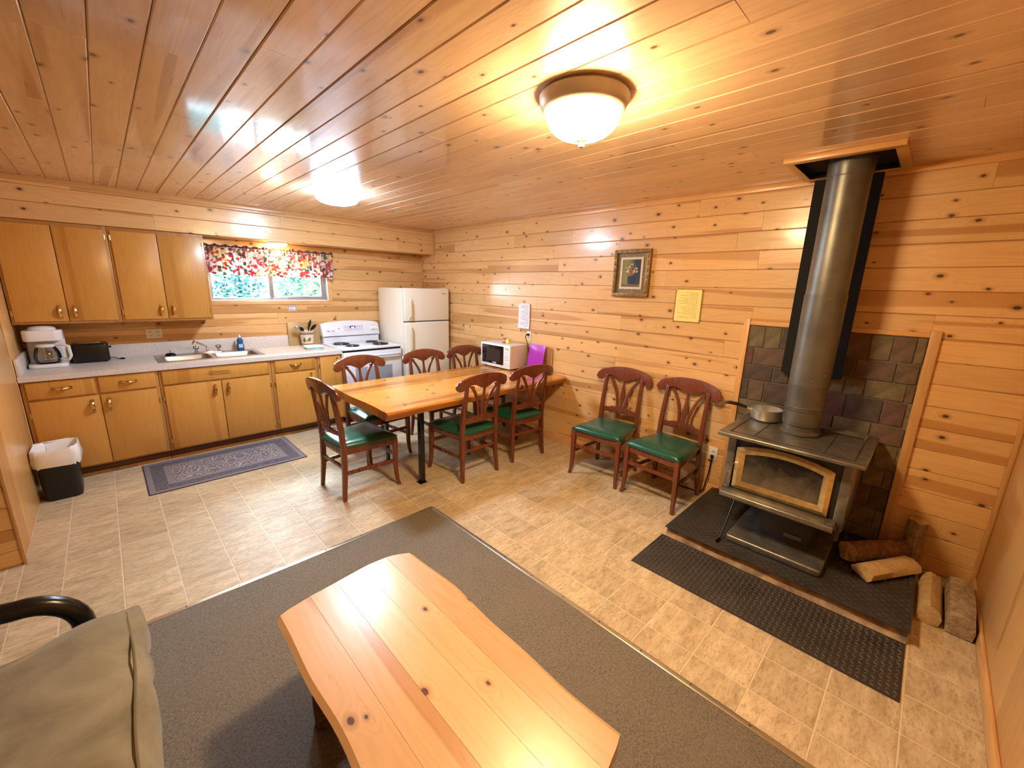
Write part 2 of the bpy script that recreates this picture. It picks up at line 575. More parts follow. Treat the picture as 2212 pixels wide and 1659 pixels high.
# ------------------------------------------------------------------ ceiling
ce = MB().box(XB, XW + 0.1, YF - 0.1, YW + 0.1, CE + 0.012, CE + 0.1).build('ceiling', M_GROOVE, None, smooth=False)
struct(ce, 'varnished pine board ceiling', 'ceiling')
rc = random.Random(21)
x = 0.085 - PITCH * 20
cols_ = []
while x < XW - 0.01:
    a, b_ = max(x, XB), min(x + PITCH, XW)
    if b_ - a > 0.02:
        cols_.append((a, b_))
    x += PITCH
def put_ceil(uc, vc, L, w):
    board(ce, M_CEIL, (vc, uc, CE), (0, 1, 0), (1, 0, 0), L, w, 0.014, proud=rc.uniform(0, 0.0015))
BOXH = (2.93, 3.36, 0.29, 0.72)       # opening of the chimney box in the ceiling: x0,x1,y0,y1
clad(ce, M_CEIL, YF, SO, [c_ for c_ in cols_ if c_[1] > -0.62], put_ceil, rc, [(BOXH[2], BOXH[3], BOXH[0], BOXH[1])], 0.9, 2.9)
clad(ce, M_CEIL, YF, YP, [c_ for c_ in cols_ if c_[1] <= -0.62], put_ceil, rc, (), 1.4, 3.9)

# ------------------------------------------------------------------ long wall
wr = MB().box(XW + 0.012, XW + 0.15, YF - 0.1, YW + 0.1, -0.05, CE + 0.05).build('wall_right', M_GROOVE, None, smooth=False)
struct(wr, 'knotty pine board wall behind the stove and dining table', 'wall')
BRK = (0.0, 0.965, 0.07, 1.447)       # brick panel: y0,y1,z0,z1
rw = random.Random(5)
clad(wr, M_WALL, YF, YW, rows_between(0.0, CE), lambda u, v, L, w: board(wr, M_WALL, (XW, u, v), (0, -1, 0), (0, 0, 1), L, w, proud=rw.uniform(0, 0.001)), rw, [BRK], 0.8, 2.4)
# ------------------------------------------------------------------ kitchen wall with its window opening
WIN = (0.835, 2.085, 1.447, 1.955)
wb = MB()
for b_ in ((XL - 0.1, WIN[0], 0, CE), (WIN[1], XW, 0, CE), (WIN[0], WIN[1], 0, WIN[2]), (WIN[0], WIN[1], WIN[3], CE)):
    wb.box(b_[0], b_[1], YW + 0.0125, YW + 0.14, b_[2] - (0.05 if b_[2] == 0 else 0), b_[3] + (0.05 if b_[3] == CE else 0))
wbk = struct(wb.build('wall_back', M_GROOVE, None, smooth=False), 'knotty pine board wall behind the kitchen counter', 'wall')
rk = random.Random(11)
clad(wbk, M_WALL, XL, XW, rows_between(0.0, SZ), lambda u, v, L, w: board(wbk, M_WALL, (u, YW, v), (1, 0, 0), (0, 0, 1), L, w, proud=rk.uniform(0, 0.001)), rk, [WIN], 0.8, 2.2)
# soffit above the cabinets
so = MB().box(XL, XW + 0.011, SO + 0.012, YW + 0.012, SZ + 0.012, CE + 0.0115).build('soffit', M_GROOVE, None, smooth=False)
struct(so, 'pine clad soffit above the wall cabinets and kitchen window', 'soffit')
rs_ = random.Random(3)
clad(so, M_WALL, XL, XW, [(SZ, 2.235), (2.235, 2.36), (2.36, CE)], lambda u, v, L, w: board(so, M_WALL, (u, SO, v), (1, 0, 0), (0, 0, 1), L, w), rs_, (), 1.6, 3.2)
clad(so, M_WALL, XL, XW, [(SO + 0.003, SO + 0.12), (SO + 0.12, SO + 0.235), (SO + 0.235, YW)], lambda u, v, L, w: board(so, M_WALL, (u, v, SZ), (1, 0, 0), (0, -1, 0), L, w), rs_, (), 1.6, 3.2)
# side wall of the kitchen, the wall that returns from it, the wall beside the camera, far side
wl = struct(MB().box(XL - 0.13, XL - 0.012, YP + 0.012, YW + 0.1, -0.05, CE + 0.05).build('wall_left', M_GROOVE, None, smooth=False), 'smooth pine panel side wall at the left end of the kitchen', 'wall')
rl = random.Random(8)
for y0, y1 in ((YP, 4.74), (4.74, YW)):
    MB().box(XL - 0.012, XL, y0 + 0.001, y1 - 0.001, 0.0, CE).build('panel', M_PLY, wl, bevel=0.002)
wp = struct(MB().box(XB, XL - 0.012, YP + 0.012, YP + 0.13, -0.05, CE + 0.05).build('wall_partition', M_GROOVE, None, smooth=False), 'pine board wall returning left from the kitchen corner', 'wall')
clad(wp, M_WALL, XB, XL, rows_between(0.0, CE), lambda u, v, L, w: board(wp, M_WALL, (u, YP, v), (1, 0, 0), (0, 0, 1), L, w), rl, (), 1.2, 3.0)
wf = struct(MB().box(XB, XW + 0.1, YF - 0.14, YF - 0.012, -0.05, CE + 0.05).build('wall_front', M_GROOVE, None, smooth=False), 'smooth pine panel wall at the right edge of the view', 'wall')
for k in range(5):
    MB().box(XW - (k + 1) * 1.216 + 0.001, XW - k * 1.216 - 0.001, YF - 0.012, YF, 0.0, CE).build('panel', M_PLY, wf, bevel=0.002)
ws = struct(MB().box(XB - 0.12, XB, YF - 0.1, YP + 0.1, -0.05, CE + 0.05).build('wall_side', M_WALL, None, smooth=False), 'pine wall closing the room on the left', 'wall')

# trims
def trim(n, mat, b_, label, bev=0.004):
    return struct(MB().box(*b_).build('trim_%d' % n, mat, None, bevel=bev), label, 'trim')
trim(1, M_TRIMY, (XW - 0.016, XW, YF, SO, CE - 0.042, CE), 'slim pine cove strip between long wall and ceiling')
trim(2, M_TRIMX, (XL, XW - 0.016, SO - 0.016, SO, CE - 0.042, CE), 'slim pine cove strip between soffit and ceiling')
trim(3, M_TRIMZ, (XW - 0.02, XW, SO - 0.02, SO, SZ, CE - 0.042), 'short upright pine strip at the soffit corner')
trim(4, M_TRIMZ, (XW - 0.02, XW, YW - 0.02, YW, 1.3, SZ), 'upright pine strip in the corner behind the refrigerator')
trim(7, M_TRIMZ, (XW - 0.022, XW, YF, YF + 0.022, 0.0, CE - 0.042), 'upright pine strip in the corner beside the firewood')
trim(8, M_TRIMZ, (XL - 0.004, XL + 0.012, YP - 0.012, YP + 0.02, 0.0, CE), 'upright pine corner strip on the left wall end', 0.005)
o = struct(MB().box(XW - 0.018, XW, 1.02, YW - 0.75, 0.0, 0.085).build('baseboard_right', M_TRIMY, None, bevel=0.004), 'pine baseboard along the long wall', 'baseboard')
MB().box(XW - 0.034, XW - 0.018, 1.02, YW - 0.75, 0.0, 0.02).build('shoe_moulding', M_TRIMY, o, bevel=0.006)
o = struct(MB().box(2.0, XW - 0.03, YF, YF + 0.016, 0.0, 0.075).build('baseboard_front', M_TRIMX, None, bevel=0.004), 'pine baseboard along the wall at the right edge', 'baseboard')

# ------------------------------------------------------------------ window
wi = bpy.data.objects.new('window_1', None)
col.objects.link(wi)
wi.location = ((WIN[0] + WIN[1]) / 2, YW + 0.07, WIN[2])
struct(wi, 'sliding aluminium kitchen window behind a floral valance', 'window')
x0, x1, z0, z1 = WIN
M_JAMB = plain('white_jamb', (0.80, 0.78, 0.75), 0.4)
jb = MB()
jb.box(x0, x0 + 0.012, YW - 0.004, YW + 0.14, z0, z1).box(x1 - 0.012, x1, YW - 0.004, YW + 0.14, z0, z1).box(x0, x1, YW - 0.004, YW + 0.14, z1 - 0.012, z1)
jb.build('jamb', M_JAMB, wi, bevel=0.002)
box_part('sill', M_JAMB, wi, x0, x1, YW - 0.004, YW + 0.14, z0, z0 + 0.012)
fr = MB()
ya, yb = YW + 0.075, YW + 0.115
for a in ((x0 + .012, x0 + .04, z0 + .012, z1 - .012), (x1 - .04, x1 - .012, z0 + .012, z1 - .012), (x0 + .04, x1 - .04, z0 + .012, z0 + .035), (x0 + .04, x1 - .04, z1 - .035, z1 - .012)):
    fr.box(a[0], a[1], ya, yb, a[2], a[3])
fr.build('window_frame', M_ALU, wi, bevel=0.002)
box_part('mullion', M_ALU, wi, 1.425, 1.462, ya - 0.012, yb, z0 + 0.02, z1 - 0.02)
sash = MB()
for a in ((1.462, 1.478, z0 + .03, z1 - .03), (x1 - .062, x1 - .04, z0 + .03, z1 - .03), (1.478, x1 - .062, z0 + .03, z0 + .055), (1.478, x1 - .062, z1 - .055, z1 - .03)):
    sash.box(a[0], a[1], ya + .004, yb - .008, a[2], a[3])
sash.build('sash', M_ALU, wi, bevel=0.002)
box_part('pane', M_GLASS, wi, x0 + 0.04, 1.425, ya + 0.02, ya + 0.024, z0 + 0.03, z1 - 0.03, bevel=0)
box_part('pane', M_GLASS, wi, 1.478, x1 - 0.06, ya + 0.01, ya + 0.014, z0 + 0.05, z1 - 0.05, bevel=0)
cas = MB()
cas.box(x0 - 0.005, x1 + 0.04, YW - 0.014, YW, z0 - 0.042, z0).box(x1, x1 + 0.04, YW - 0.014, YW, z0, 2.0)
cas.build('casing', M_TRIMX, wi, bevel=0.002)

# ------------------------------------------------------------------ kitchen cabinets
def cup_pull(parent, x, y, z, vertical=True):
    mb = MB()
    L, d = 0.046, 0.026
    pts = []
    for k in range(9):
        t = -1 + 2 * k / 8
        off = d * math.sqrt(max(0, 1 - t * t)) + 0.001
        pts.append((x, y - off, z + t * L) if vertical else (x + t * L, y - off, z - 0.004 * (1 - t * t)))
    rr = [0.006 + 0.0065 * math.sin(PI * k / 8) for k in range(9)]
    mb.tube(pts, rr, 8)
    for t in (-1, 1):
        q = (x, y - 0.002, z + t * L) if vertical else (x + t * L, y - 0.002, z)
        mb.lathe([(0.013, -0.004), (0.012, 0.0), (0.006, 0.004)], q, 10, 'y')
    return mb.build('handle', M_BRASS, parent, label='curved brass pull')

def hinge(parent, x, y, z):
    mb = MB().box(x - 0.009, x + 0.009, y - 0.004, y, z - 0.022, z + 0.022)
    mb.tube([(x, y - 0.006, z - 0.02), (x, y - 0.006, z + 0.02)], 0.004, 8)
    return mb.build('hinge', M_BRASS, parent)

def front(parent, name, x0, x1, z0, z1, y, th=0.012):
    return MB().box(x0, x1, y - th, y, z0, z1).build(name, M_BIRCH, parent, bevel=0.003)

FY = 4.80           # face frames of the base cabinets
def carcass(root, x0, x1, y0, y1, z0, z1, opens):
    """face frame with real openings closed by the doors, sides, bottom, back"""
    mb = MB()
    mb.box(x0, x0 + 0.016, y0 + 0.018, y1, z0, z1).box(x1 - 0.016, x1, y0 + 0.018, y1, z0, z1)
    mb.box(x0 + 0.016, x1 - 0.016, y0 + 0.018, y1, z0, z0 + 0.016).box(x0 + 0.016, x1 - 0.016, y1 - 0.01, y1, z0 + 0.016, z1)
    mb.box(x0 + 0.016, x1 - 0.016, y0 + 0.03, y1 - 0.01, z1 - 0.016, z1)
    mb.box(x0, x1, y0, y0 + 0.018, z0, z1)
    return mb.build('body', M_BIRCH_F, root, bevel=0.0015)

def base_unit(x0, x1, label, drawers, doors, tall=None):
    root = thing('base_cabinet', ((x0 + x1) / 2, FY + 0.3, 0.0), label, 'cabinet', 'kitchen base cabinets')
    carcass(root, x0, x1, FY, YW - 0.012, 0.095, 0.866, None)
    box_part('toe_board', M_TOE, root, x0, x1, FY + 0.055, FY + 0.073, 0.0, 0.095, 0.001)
    box_part('shoe_strip', M_BIRCH_F, root, x0, x1, FY + 0.04, FY + 0.055, 0.0, 0.028, 0.004)
    for (a, b_, z0, z1, kind) in drawers:
        d = front(root, 'drawer', a, b_, z0, z1, FY)
        if kind == 'pull':
            cup_pull(d, (a + b_) / 2, FY - 0.012, (z0 + z1) / 2 + 0.008, False)
        else:
            for k in range(3):
                zz = (z0 + z1) / 2 - 0.016 + k * 0.015
                cx = (a + b_) / 2
                hw = (0.085, 0.095, 0.085)[k]
                MB().box(cx - hw, cx + hw, FY - 0.0135, FY - 0.0118, zz - 0.002, zz + 0.002).build('vent_slot', M_TOE, d, smooth=False)
    for (a, b_, z0, z1, hx, side) in doors:
        d = front(root, 'door', a, b_, z0, z1, FY)
        cup_pull(d, hx, FY - 0.012, z1 - 0.085)
        hxg = a - 0.004 if side < 0 else b_ + 0.004
        for zz in (z1 - 0.11, z0 + 0.08):
            hinge(d, hxg, FY - 0.002, zz)
    return root
base_unit(XL + 0.006, 0.262, 'two-drawer base cabinet at the left end behind the trash can', [(-0.52, -0.142, 0.722, 0.855, 'pull'), (-0.120, 0.243, 0.722, 0.855, 'pull')],
          [(-0.52, -0.131, 0.108, 0.703, -0.178, -1), (-0.124, 0.238, 0.108, 0.703, -0.078, 1)])
base_unit(0.265, 1.170, 'wide sink base cabinet with slotted false front', [(0.289, 1.148, 0.728, 0.857, 'slot')],
          [(0.289, 0.720, 0.108, 0.712, 0.668, -1), (0.727, 1.145, 0.108, 0.712, 0.776, 1)])
base_unit(1.173, 1.640, 'single base cabinet with one drawer right of the sink cabinet', [(1.203, 1.615, 0.725, 0.857, 'pull')],
          [(1.200, 1.612, 0.108, 0.712, 1.56, -1)])
base_unit(1.643, 1.918, 'narrow full-height door base cabinet beside the range', [], [(1.668, 1.895, 0.108, 0.857, 1.858, -1)])

UY = 5.165
def wall_unit(x0, x1, mid, label):
    z0, z1 = 1.275, SZ - 0.004
    root = thing('wall_cabinet', ((x0 + x1) / 2, UY + 0.16, z0), label, 'cabinet', 'kitchen wall cabinets')
    carcass(root, x0, x1, UY, YW - 0.003, z0, z1, None)
    for (a, b_, hx, side) in ((x0 + 0.018, mid - 0.003, mid - 0.045, -1), (mid + 0.003, x1 - 0.022, mid + 0.045, 1)):
        d = front(root, 'door', a, b_, z0 + 0.022, z1 - 0.03, UY)
        cup_pull(d, hx, UY - 0.012, z0 + 0.10)
        hxg = a - 0.004 if side < 0 else b_ + 0.004
        for zz in (z1 - 0.09, z0 + 0.09):
            hinge(d, hxg, UY - 0.002, zz)
    return root
wall_unit(XL + 0.006, 0.106, -0.222, 'two-door birch wall cabinet in the left corner above the coffee maker')
wall_unit(0.109, 0.790, 0.437, 'two-door birch wall cabinet next to the window')
mb = MB()
for k in range(9):
    pass
hk = MB()
sc_ = [(0.0, 0.0), (0.055, 0.0), (0.062, -0.012), (0.05, -0.03), (0.03, -0.036), (0.018, -0.052), (0.0, -0.055)]
hk.prism([(YW - 0.005 - u, 1.275 + v) for u, v in sc_], 0.10, 0.118, 'x')
tag(hk.build('shelf_bracket', M_BIRCH_F, None, bevel=0.001), 'small scrolled wooden bracket under the wall cabinets', 'bracket')

# ------------------------------------------------------------------ worktop, sink
def mk_laminate():
    mt, nt, b = new_mat('speckled_laminate')
    oc = ocoord(nt)
    n1 = noise(nt, oc, 160.0, 2.0, 0.6)
    c = mixc(nt, mapr(nt, n1, 0.42, 0.6), (0.60, 0.54, 0.50), (0.74, 0.69, 0.66))
    nt.links.new(c, b.inputs['Base Color'])
    setp(b, Roughness=0.34)
    return mt
M_LAM = mk_laminate()
SK = (0.302, 1.150, 4.925, 5.405)       # sink cut-out
CT0, CT1, CTF = XL + 0.004, 1.915, 4.772
ct = thing('worktop', ((CT0 + CT1) / 2, 5.1, 0.868), 'speckled off-white laminate worktop with low backsplash', 'worktop')
mb = MB()
mb.box(CT0, SK[0], CTF, YW - 0.002, 0.868, 0.91).box(SK[1], CT1, CTF, YW - 0.002, 0.868, 0.91)
mb.box(SK[0], SK[1], CTF, SK[2], 0.868, 0.91).box(SK[0], SK[1], SK[3], YW - 0.002, 0.868, 0.91)
mb.build('top', M_LAM, ct, smooth=False)
box_part('backsplash', M_LAM, ct, CT0 + 0.02, 1.565, YW - 0.022, YW - 0.002, 0.9102, 1.042)
box_part('side_splash', M_LAM, ct, CT0, CT0 + 0.02, CTF + 0.02, YW - 0.002, 0.9102, 1.042)

sk = thing('kitchen_sink', ((SK[0] + SK[1]) / 2, 5.16, 0.91), 'double-bowl stainless steel sink set in the worktop', 'sink')
def rrect(x0, x1, y0, y1, r_, n=4):
    pts = []
    for cx, cy, a0 in ((x1 - r_, y1 - r_, 0), (x0 + r_, y1 - r_, 90), (x0 + r_, y0 + r_, 180), (x1 - r_, y0 + r_, 270)):
        for k in range(n + 1):
            a = R(a0 + 90 * k / n)
            pts.append((cx + r_ * math.cos(a), cy + r_ * math.sin(a)))
    return pts
def bowl(x0, x1, y0, y1):
    rings = []
    for ins, z, rr in ((0.0, 0.9145, 0.05), (0.006, 0.906, 0.05), (0.012, 0.86, 0.05), (0.016, 0.80, 0.055), (0.03, 0.768, 0.06), (0.07, 0.762, 0.05)):
        rings.append([(px, py, z) for px, py in rrect(x0 + ins, x1 - ins, y0 + ins, y1 - ins, rr)])
    mb = MB().loft(rings, False)
    n = len(rings[0])
    mb.f.append(tuple(5 * n + j for j in range(n)))
    outer = []
    for ins, z in ((-0.003, 0.905), (0.004, 0.80), (0.02, 0.755)):
        outer.append([(px, py, z) for px, py in rrect(x0 + ins, x1 - ins, y0 + ins, y1 - ins, 0.055)])
    return mb.build('bowl', M_STEEL, sk)
BW = ((0.335, 0.712, 4.955, 5.275), (0.742, 1.118, 4.955, 5.275))
for b_ in BW:
    bo = bowl(*b_)
    MB().lathe([(0.045, 0.764), (0.04, 0.7665), (0.02, 0.7655)], ((b_[0] + b_[1]) / 2, (b_[2] + b_[3]) / 2, 0), 20).build('drain', M_CHROME, bo)
rim = MB()
zt, zb = 0.9148, 0.9105
for a in ((SK[0] - .012, BW[0][0], SK[2] - .012, SK[3] + .012), (BW[0][1], BW[1][0], SK[2] - .012, SK[3] + .012), (BW[1][1], SK[1] + .012, SK[2] - .012, SK[3] + .012),
          (BW[0][0], BW[0][1], SK[2] - .012, BW[0][2]), (BW[1][0], BW[1][1], SK[2] - .012, BW[0][2]), (BW[0][0], BW[0][1], BW[0][3], SK[3] + .012), (BW[1][0], BW[1][1], BW[0][3], SK[3] + .012)):
    rim.box(a[0], a[1], a[2], a[3], zb, zt)
rim.build('rim', M_STEEL, sk, smooth=False)
fa = thing('faucet', (0.727, 5.35, 0.9148), 'chrome two-handle kitchen faucet with long spout', 'faucet')
MB().prism(rrect(0.60, 0.86, 5.325, 5.375, 0.022), 0.915, 0.932).build('base_plate', M_CHROME, fa, bevel=0.004)
MB().lathe([(0.017, 0.932), (0.016, 0.96), (0.012, 0.968)], (0.727, 5.35, 0), 16).build('spout_base', M_CHROME, fa)
MB().tube([(0.727, 5.35, 0.955), (0.715, 5.33, 0.985), (0.62, 5.19, 1.055), (0.60, 5.165, 1.062), (0.592, 5.152, 1.05), (0.59, 5.15, 1.03)], [0.011, 0.011, 0.010, 0.011, 0.012, 0.012], 10).build('spout', M_CHROME, fa)
for sx in (0.63, 0.825):
    h = MB().lathe([(0.016, 0.932), (0.013, 0.945), (0.009, 0.955), (0.024, 0.965), (0.026, 0.982), (0.018, 0.992), (0.004, 0.994)], (sx, 5.35, 0), 12).build('tap_handle', M_CARAFE, fa)
    MB().lathe([(0.008, 0.9915), (0.007, 0.996), (0.002, 0.997)], (sx, 5.35, 0), 10).build('cap', M_CHROME, h)
st = thing('sink_stopper', (0.415, 5.335, 0.9148), 'black rubber sink stopper with wire knob on the sink rim', 'stopper')
MB().lathe([(0.043, 0.9152), (0.045, 0.925), (0.033, 0.938), (0.012, 0.942)], (0.415, 5.335, 0), 20).build('plug', M_BLACK, st)
MB().lathe([(0.004, 0.941), (0.004, 0.956), (0.008, 0.960), (0.004, 0.966)], (0.415, 5.335, 0), 10).build('knob', M_CHROME, st)

sp = thing('soap_bottle', (1.03, 5.36, 0.9148), 'small blue dish soap bottle with white cap', 'bottle')
def ell(cx, cy, a, b_, z, n=16):
    return [(cx + a * math.cos(2 * PI * k / n), cy + b_ * math.sin(2 * PI * k / n), z) for k in range(n)]
MB().loft([ell(1.03, 5.36, a, b_, z) for a, b_, z in ((.034, .02, .915), (.036, .022, .93), (.034, .02, .97), (.028, .018, 1.0), (.032, .02, 1.02), (.022, .016, 1.045), (.012, .012, 1.055))]).build('bottle_body', plain('blue_soap', (0.01, 0.10, 0.28), 0.2), sp)
MB().loft([ell(1.03, 5.36, a, a, z) for a, z in ((.012, 1.055), (.012, 1.07), (.007, 1.076), (.006, 1.088))]).build('cap', M_WHITE, sp)
MB().loft([[(1.03 + s * .02, 5.3375 - .0008, z) for s in (-1, 1)] + [(1.03 + s * .02, 5.3375 + .003, z) for s in (1, -1)] for z in (.945, .985)]).build('label_print', plain('soap_label', (0.55, 0.68, 0.85), 0.4), sp)

# ------------------------------------------------------------------ coffee maker
cx, cy = -0.40, 5.27
cm = thing('coffee_maker', (cx, cy, 0.91), 'white drip coffee maker with glass carafe in the corner', 'coffee maker')
MB().prism(rrect(cx - .115, cx + .115, cy - .13, cy + .12, .045), 0.911, 0.942).build('base', M_WHITE, cm, bevel=0.006)
MB().prism(rrect(cx - .115, cx + .115, cy + .04, cy + .12, .03), 0.942, 1.215).build('water_tank', M_WHITE, cm, bevel=0.006)
MB().prism(rrect(cx - .115, cx + .115, cy - .13, cy + .12, .05), 1.135, 1.225).build('brew_head', M_WHITE, cm, bevel=0.01)
MB().loft([ell(cx, cy - .03, a, a, z, 24) for a, z in ((.082, 1.224), (.084, 1.236), (.075, 1.25), (.05, 1.259), (.01, 1.262))]).build('lid', M_WHITE, cm)
MB().lathe([(.07, .9425), (.07, .9455)], (cx, cy - .04, 0), 24).build('hot_plate', M_BLACK, cm)
ca = MB().lathe([(.055, .9465), (.075, .955), (.083, .985), (.078, 1.03), (.062, 1.075), (.058, 1.09), (.056, 1.09), (.06, 1.073), (.0755, 1.03), (.0805, .985), (.073, .958), (.05, .95)], (cx, cy - .04, 0), 24)
ca.build('carafe', M_CARAFE, cm)
MB().lathe([(.061, 1.082), (.062, 1.1), (.05, 1.108), (.01, 1.11)], (cx, cy - .04, 0), 24).build('carafe_lid', M_WHITE, cm)
MB().tube([(cx + .05, cy - .06, 1.095), (cx + .10, cy - .085, 1.10), (cx + .135, cy - .105, 1.085), (cx + .14, cy - .11, 1.0), (cx + .125, cy - .10, .972), (cx + .078, cy - .075, .975)], [.011, .012, .013, .012, .012, .011], 8).build('carafe_handle', M_WHITE, cm)

# ------------------------------------------------------------------ toaster
tx0, tx1, ty0, ty1 = -0.262, -0.02, 5.27, 5.44
to = thing('toaster', ((tx0 + tx1) / 2, (ty0 + ty1) / 2, 0.91), 'glossy black toaster beside the coffee maker', 'toaster')
MB().prism(rrect(tx0, tx1, ty0, ty1, .03), 0.918, 1.082).build('body', M_BLACK, to, bevel=0.014, seg=3)
for dy in (-.03, .03):
    box_part('bread_slot', M_STEEL, to, tx0 + .05, tx1 - .05, (ty0 + ty1) / 2 + dy - .012, (ty0 + ty1) / 2 + dy + .012, 1.081, 1.0835, 0.001)
box_part('lever', M_BLACK, to, tx1 - .002, tx1 + .02, (ty0 + ty1) / 2 - .02, (ty0 + ty1) / 2 + .02, 1.03, 1.045)
for sx in (tx0 + .03, tx1 - .03):
    for sy in (ty0 + .03, ty1 - .03):
        MB().lathe([(.01, .9102), (.01, .919)], (sx, sy, 0), 10).build('foot', M_BLACK, to)
cord = MB().tube([(tx1 - .01, ty1 - .03, .93), (tx1 + .03, ty1 - .03, .925), (tx1 + .06, ty1 - .06, .9145), (tx1 + .075, ty1 - .075, .9145)], .004, 6).tube([(tx1 + .07, ty1 - .07, .9185), (tx1 + .095, ty1 - .085, .9185)], .008, 8)
cord.build('power_cord', M_BLACK, to)

# ------------------------------------------------------------------ counter top right: board, crock, utensils, towel
cb = MB().prism([(u, v) for u, v in [(1.555, 0.9105)] + [(1.925, 0.9105)] + [(1.925 - .02 + .02 * math.cos(R(a)), 1.175 + .02 * math.sin(R(a))) for a in (0, 30, 60, 90)] + [(1.575 + .02 * math.cos(R(a)), 1.175 + .02 * math.sin(R(a))) for a in (90, 120, 150, 180)]], 0, 0.02, 'y')
mm = []
for (px, py, pz) in cb.v:
    mm.append((px, 5.435 + py + (pz - 0.91) * 0.10, pz + (0.0 if pz > .95 else 0.0)))
cb.v = mm
tag(cb.build('cutting_board', pine('board_maple', (0.50, 0.34, 0.16), (0.41, 0.26, 0.11), (0.42, 0.24, 0.08), knots=False), None, bevel=0.004), 'large wooden cutting board leaning on the kitchen wall', 'cutting board')
kx, ky = 1.73, 5.33
M_CROCK = plain('cream_stoneware', (0.70, 0.60, 0.47), 0.35)
M_BAND = plain('brown_glaze', (0.20, 0.10, 0.06), 0.4)
kr = thing('utensil_crock', (kx, ky, 0.91), 'cream utensil crock with brown bands, green tree and moose', 'crock')
MB().lathe([(.062, .911), (.066, .915), (.068, .95), (.078, 1.085), (.083, 1.09), (.083, 1.10), (.076, 1.10), (.071, 1.08), (.06, .93), (.01, .925)], (kx, ky, 0), 28).build('pot', M_CROCK, kr)
for z, h, r0 in ((1.058, .014, .0768), (.935, .01, .0676), (1.078, .004, .0781)):
    MB().lathe([(r0, z), (r0 + .0012, z + .001), (r0 + .0018, z + h), (r0, z + h + .001)], (kx, ky, 0), 28).build('glaze_band', M_BAND, kr)
def on_pot(u, z):            # wrap a flat motif round the front of the pot
    rr_ = .068 + (z - .95) * .074 + .0012
    a = math.atan2(-.72, -.45) + u / rr_
    return (kx + rr_ * math.cos(a), ky + rr_ * math.sin(a), z)
def motif(name, pts, mat, du):
    mb = MB()
    top = [on_pot(u + du, z) for u, z in pts]
    mb.v = top
    mb.f = [tuple(range(len(top)))]
    return mb.build(name, mat, kr, smooth=False)
motif('tree_motif', [(-.004, .962), (.004, .962), (.004, .972), (.024, .972), (.012, .990), (.017, .990), (.008, 1.006), (.011, 1.006), (0, 1.028), (-.011, 1.006), (-.008, 1.006), (-.017, .990), (-.012, .990), (-.024, .972), (-.004, .972)], plain('tree_green', (0.02, 0.16, 0.06), .4), -.018)
motif('moose_motif', [(-.02, .965), (-.014, .965), (-.013, .98), (.006, .98), (.007, .965), (.013, .965), (.014, .99), (.024, .998), (.024, 1.006), (.014, 1.012), (.02, 1.024), (.006, 1.026), (.004, 1.012), (-.004, 1.004), (-.02, 1.002)], M_BAND, .036)
ladle = thing('ladle', (kx - .04, ky, 1.0), 'metal ladle leaning left out of the utensil crock', 'ladle')
MB().tube([(kx - .01, ky + .02, .93), (kx - .06, ky, 1.11), (kx - .085, ky - .01, 1.135)], [.004, .004, .005], 6).build('handle', M_STEEL, ladle)
MB().lathe([(.002, -.026), (.018, -.022), (.03, -.008), (.033, .006), (.031, .006), (.027, -.006), (.016, -.018), (.002, -.022)], (kx - .112, ky - .02, 1.148), 16).build('scoop', M_STEEL, ladle)
def utensil(name, label, cat, p0, p1, p2, w, mat):
    r_ = thing(name, p0, label, cat)
    MB().tube([p0, p1], [.006, .007], 8).build('handle', mat, r_)
    d = (Vector(p2) - Vector(p1)).normalized()
    s = d.cross(Vector((0.3, -1, 0)).normalized()).normalized()
    nn = d.cross(s)
    rings = []
    L_ = (Vector(p2) - Vector(p1)).length
    for k in range(8):
        t = k / 7
        ww = w * math.sin(PI * (0.12 + 0.8 * t)) + 0.003
        c0 = Vector(p1) + d * L_ * t
        rings.append([tuple(c0 + s * ww * a + nn * .004 * b_) for a, b_ in ((-1, 0), (-.6, 1), (.6, 1), (1, 0), (.6, -1), (-.6, -1))])
    MB().loft(rings).build('blade', mat, r_)
utensil('spatula', 'black spatula standing tallest in the utensil crock', 'spatula', (kx + .0, ky + .01, .935), (kx + .035, ky + .03, 1.13), (kx + .07, ky + .045, 1.225), .016, M_BLACK)
utensil('slotted_spoon', 'black slotted spoon leaning right out of the crock', 'spoon', (kx + .01, ky - .01, .935), (kx + .05, ky, 1.11), (kx + .12, ky + .01, 1.165), .02, M_BLACK)
utensil('serving_spoon', 'short black serving spoon leaning left in the crock', 'spoon', (kx - .0, ky - .02, .935), (kx - .045, ky - .02, 1.09), (kx - .075, ky - .02, 1.145), .022, M_BLACK)
tw = thing('dish_towel', (1.72, 5.06, 0.91), 'folded white dish towel with teal stripe on the worktop', 'towel')
def towel_layer(z0, z1, sh):
    mb = MB()
    def top(u, v):
        x_ = 1.60 + .20 * u + sh + .004 * math.sin(7 * v)
        y_ = 4.985 + .15 * v
        e = min(u, 1 - u, v, 1 - v)
        return (x_, y_, z0 + (z1 - z0) * (1 - math.exp(-e * 30)) + .002 * math.sin(9 * u + 5 * v))
    mb.grid(top, 14, 10)
    mb.grid(lambda u, v: (1.60 + .20 * u + sh, 4.985 + .15 * v, z0), 2, 2)
    return mb
towel_layer(.9126, .930, 0).build('lower_fold', plain('towel_teal', (0.42, 0.62, 0.60), .9, vary=.25, vscale=30, bumps=.4, bscale=300), tw, angle=80)
towel_layer(.9325, .953, .006).build('upper_fold', plain('towel_white', (0.74, 0.74, 0.72), .9, bumps=.4, bscale=300), tw, angle=80)

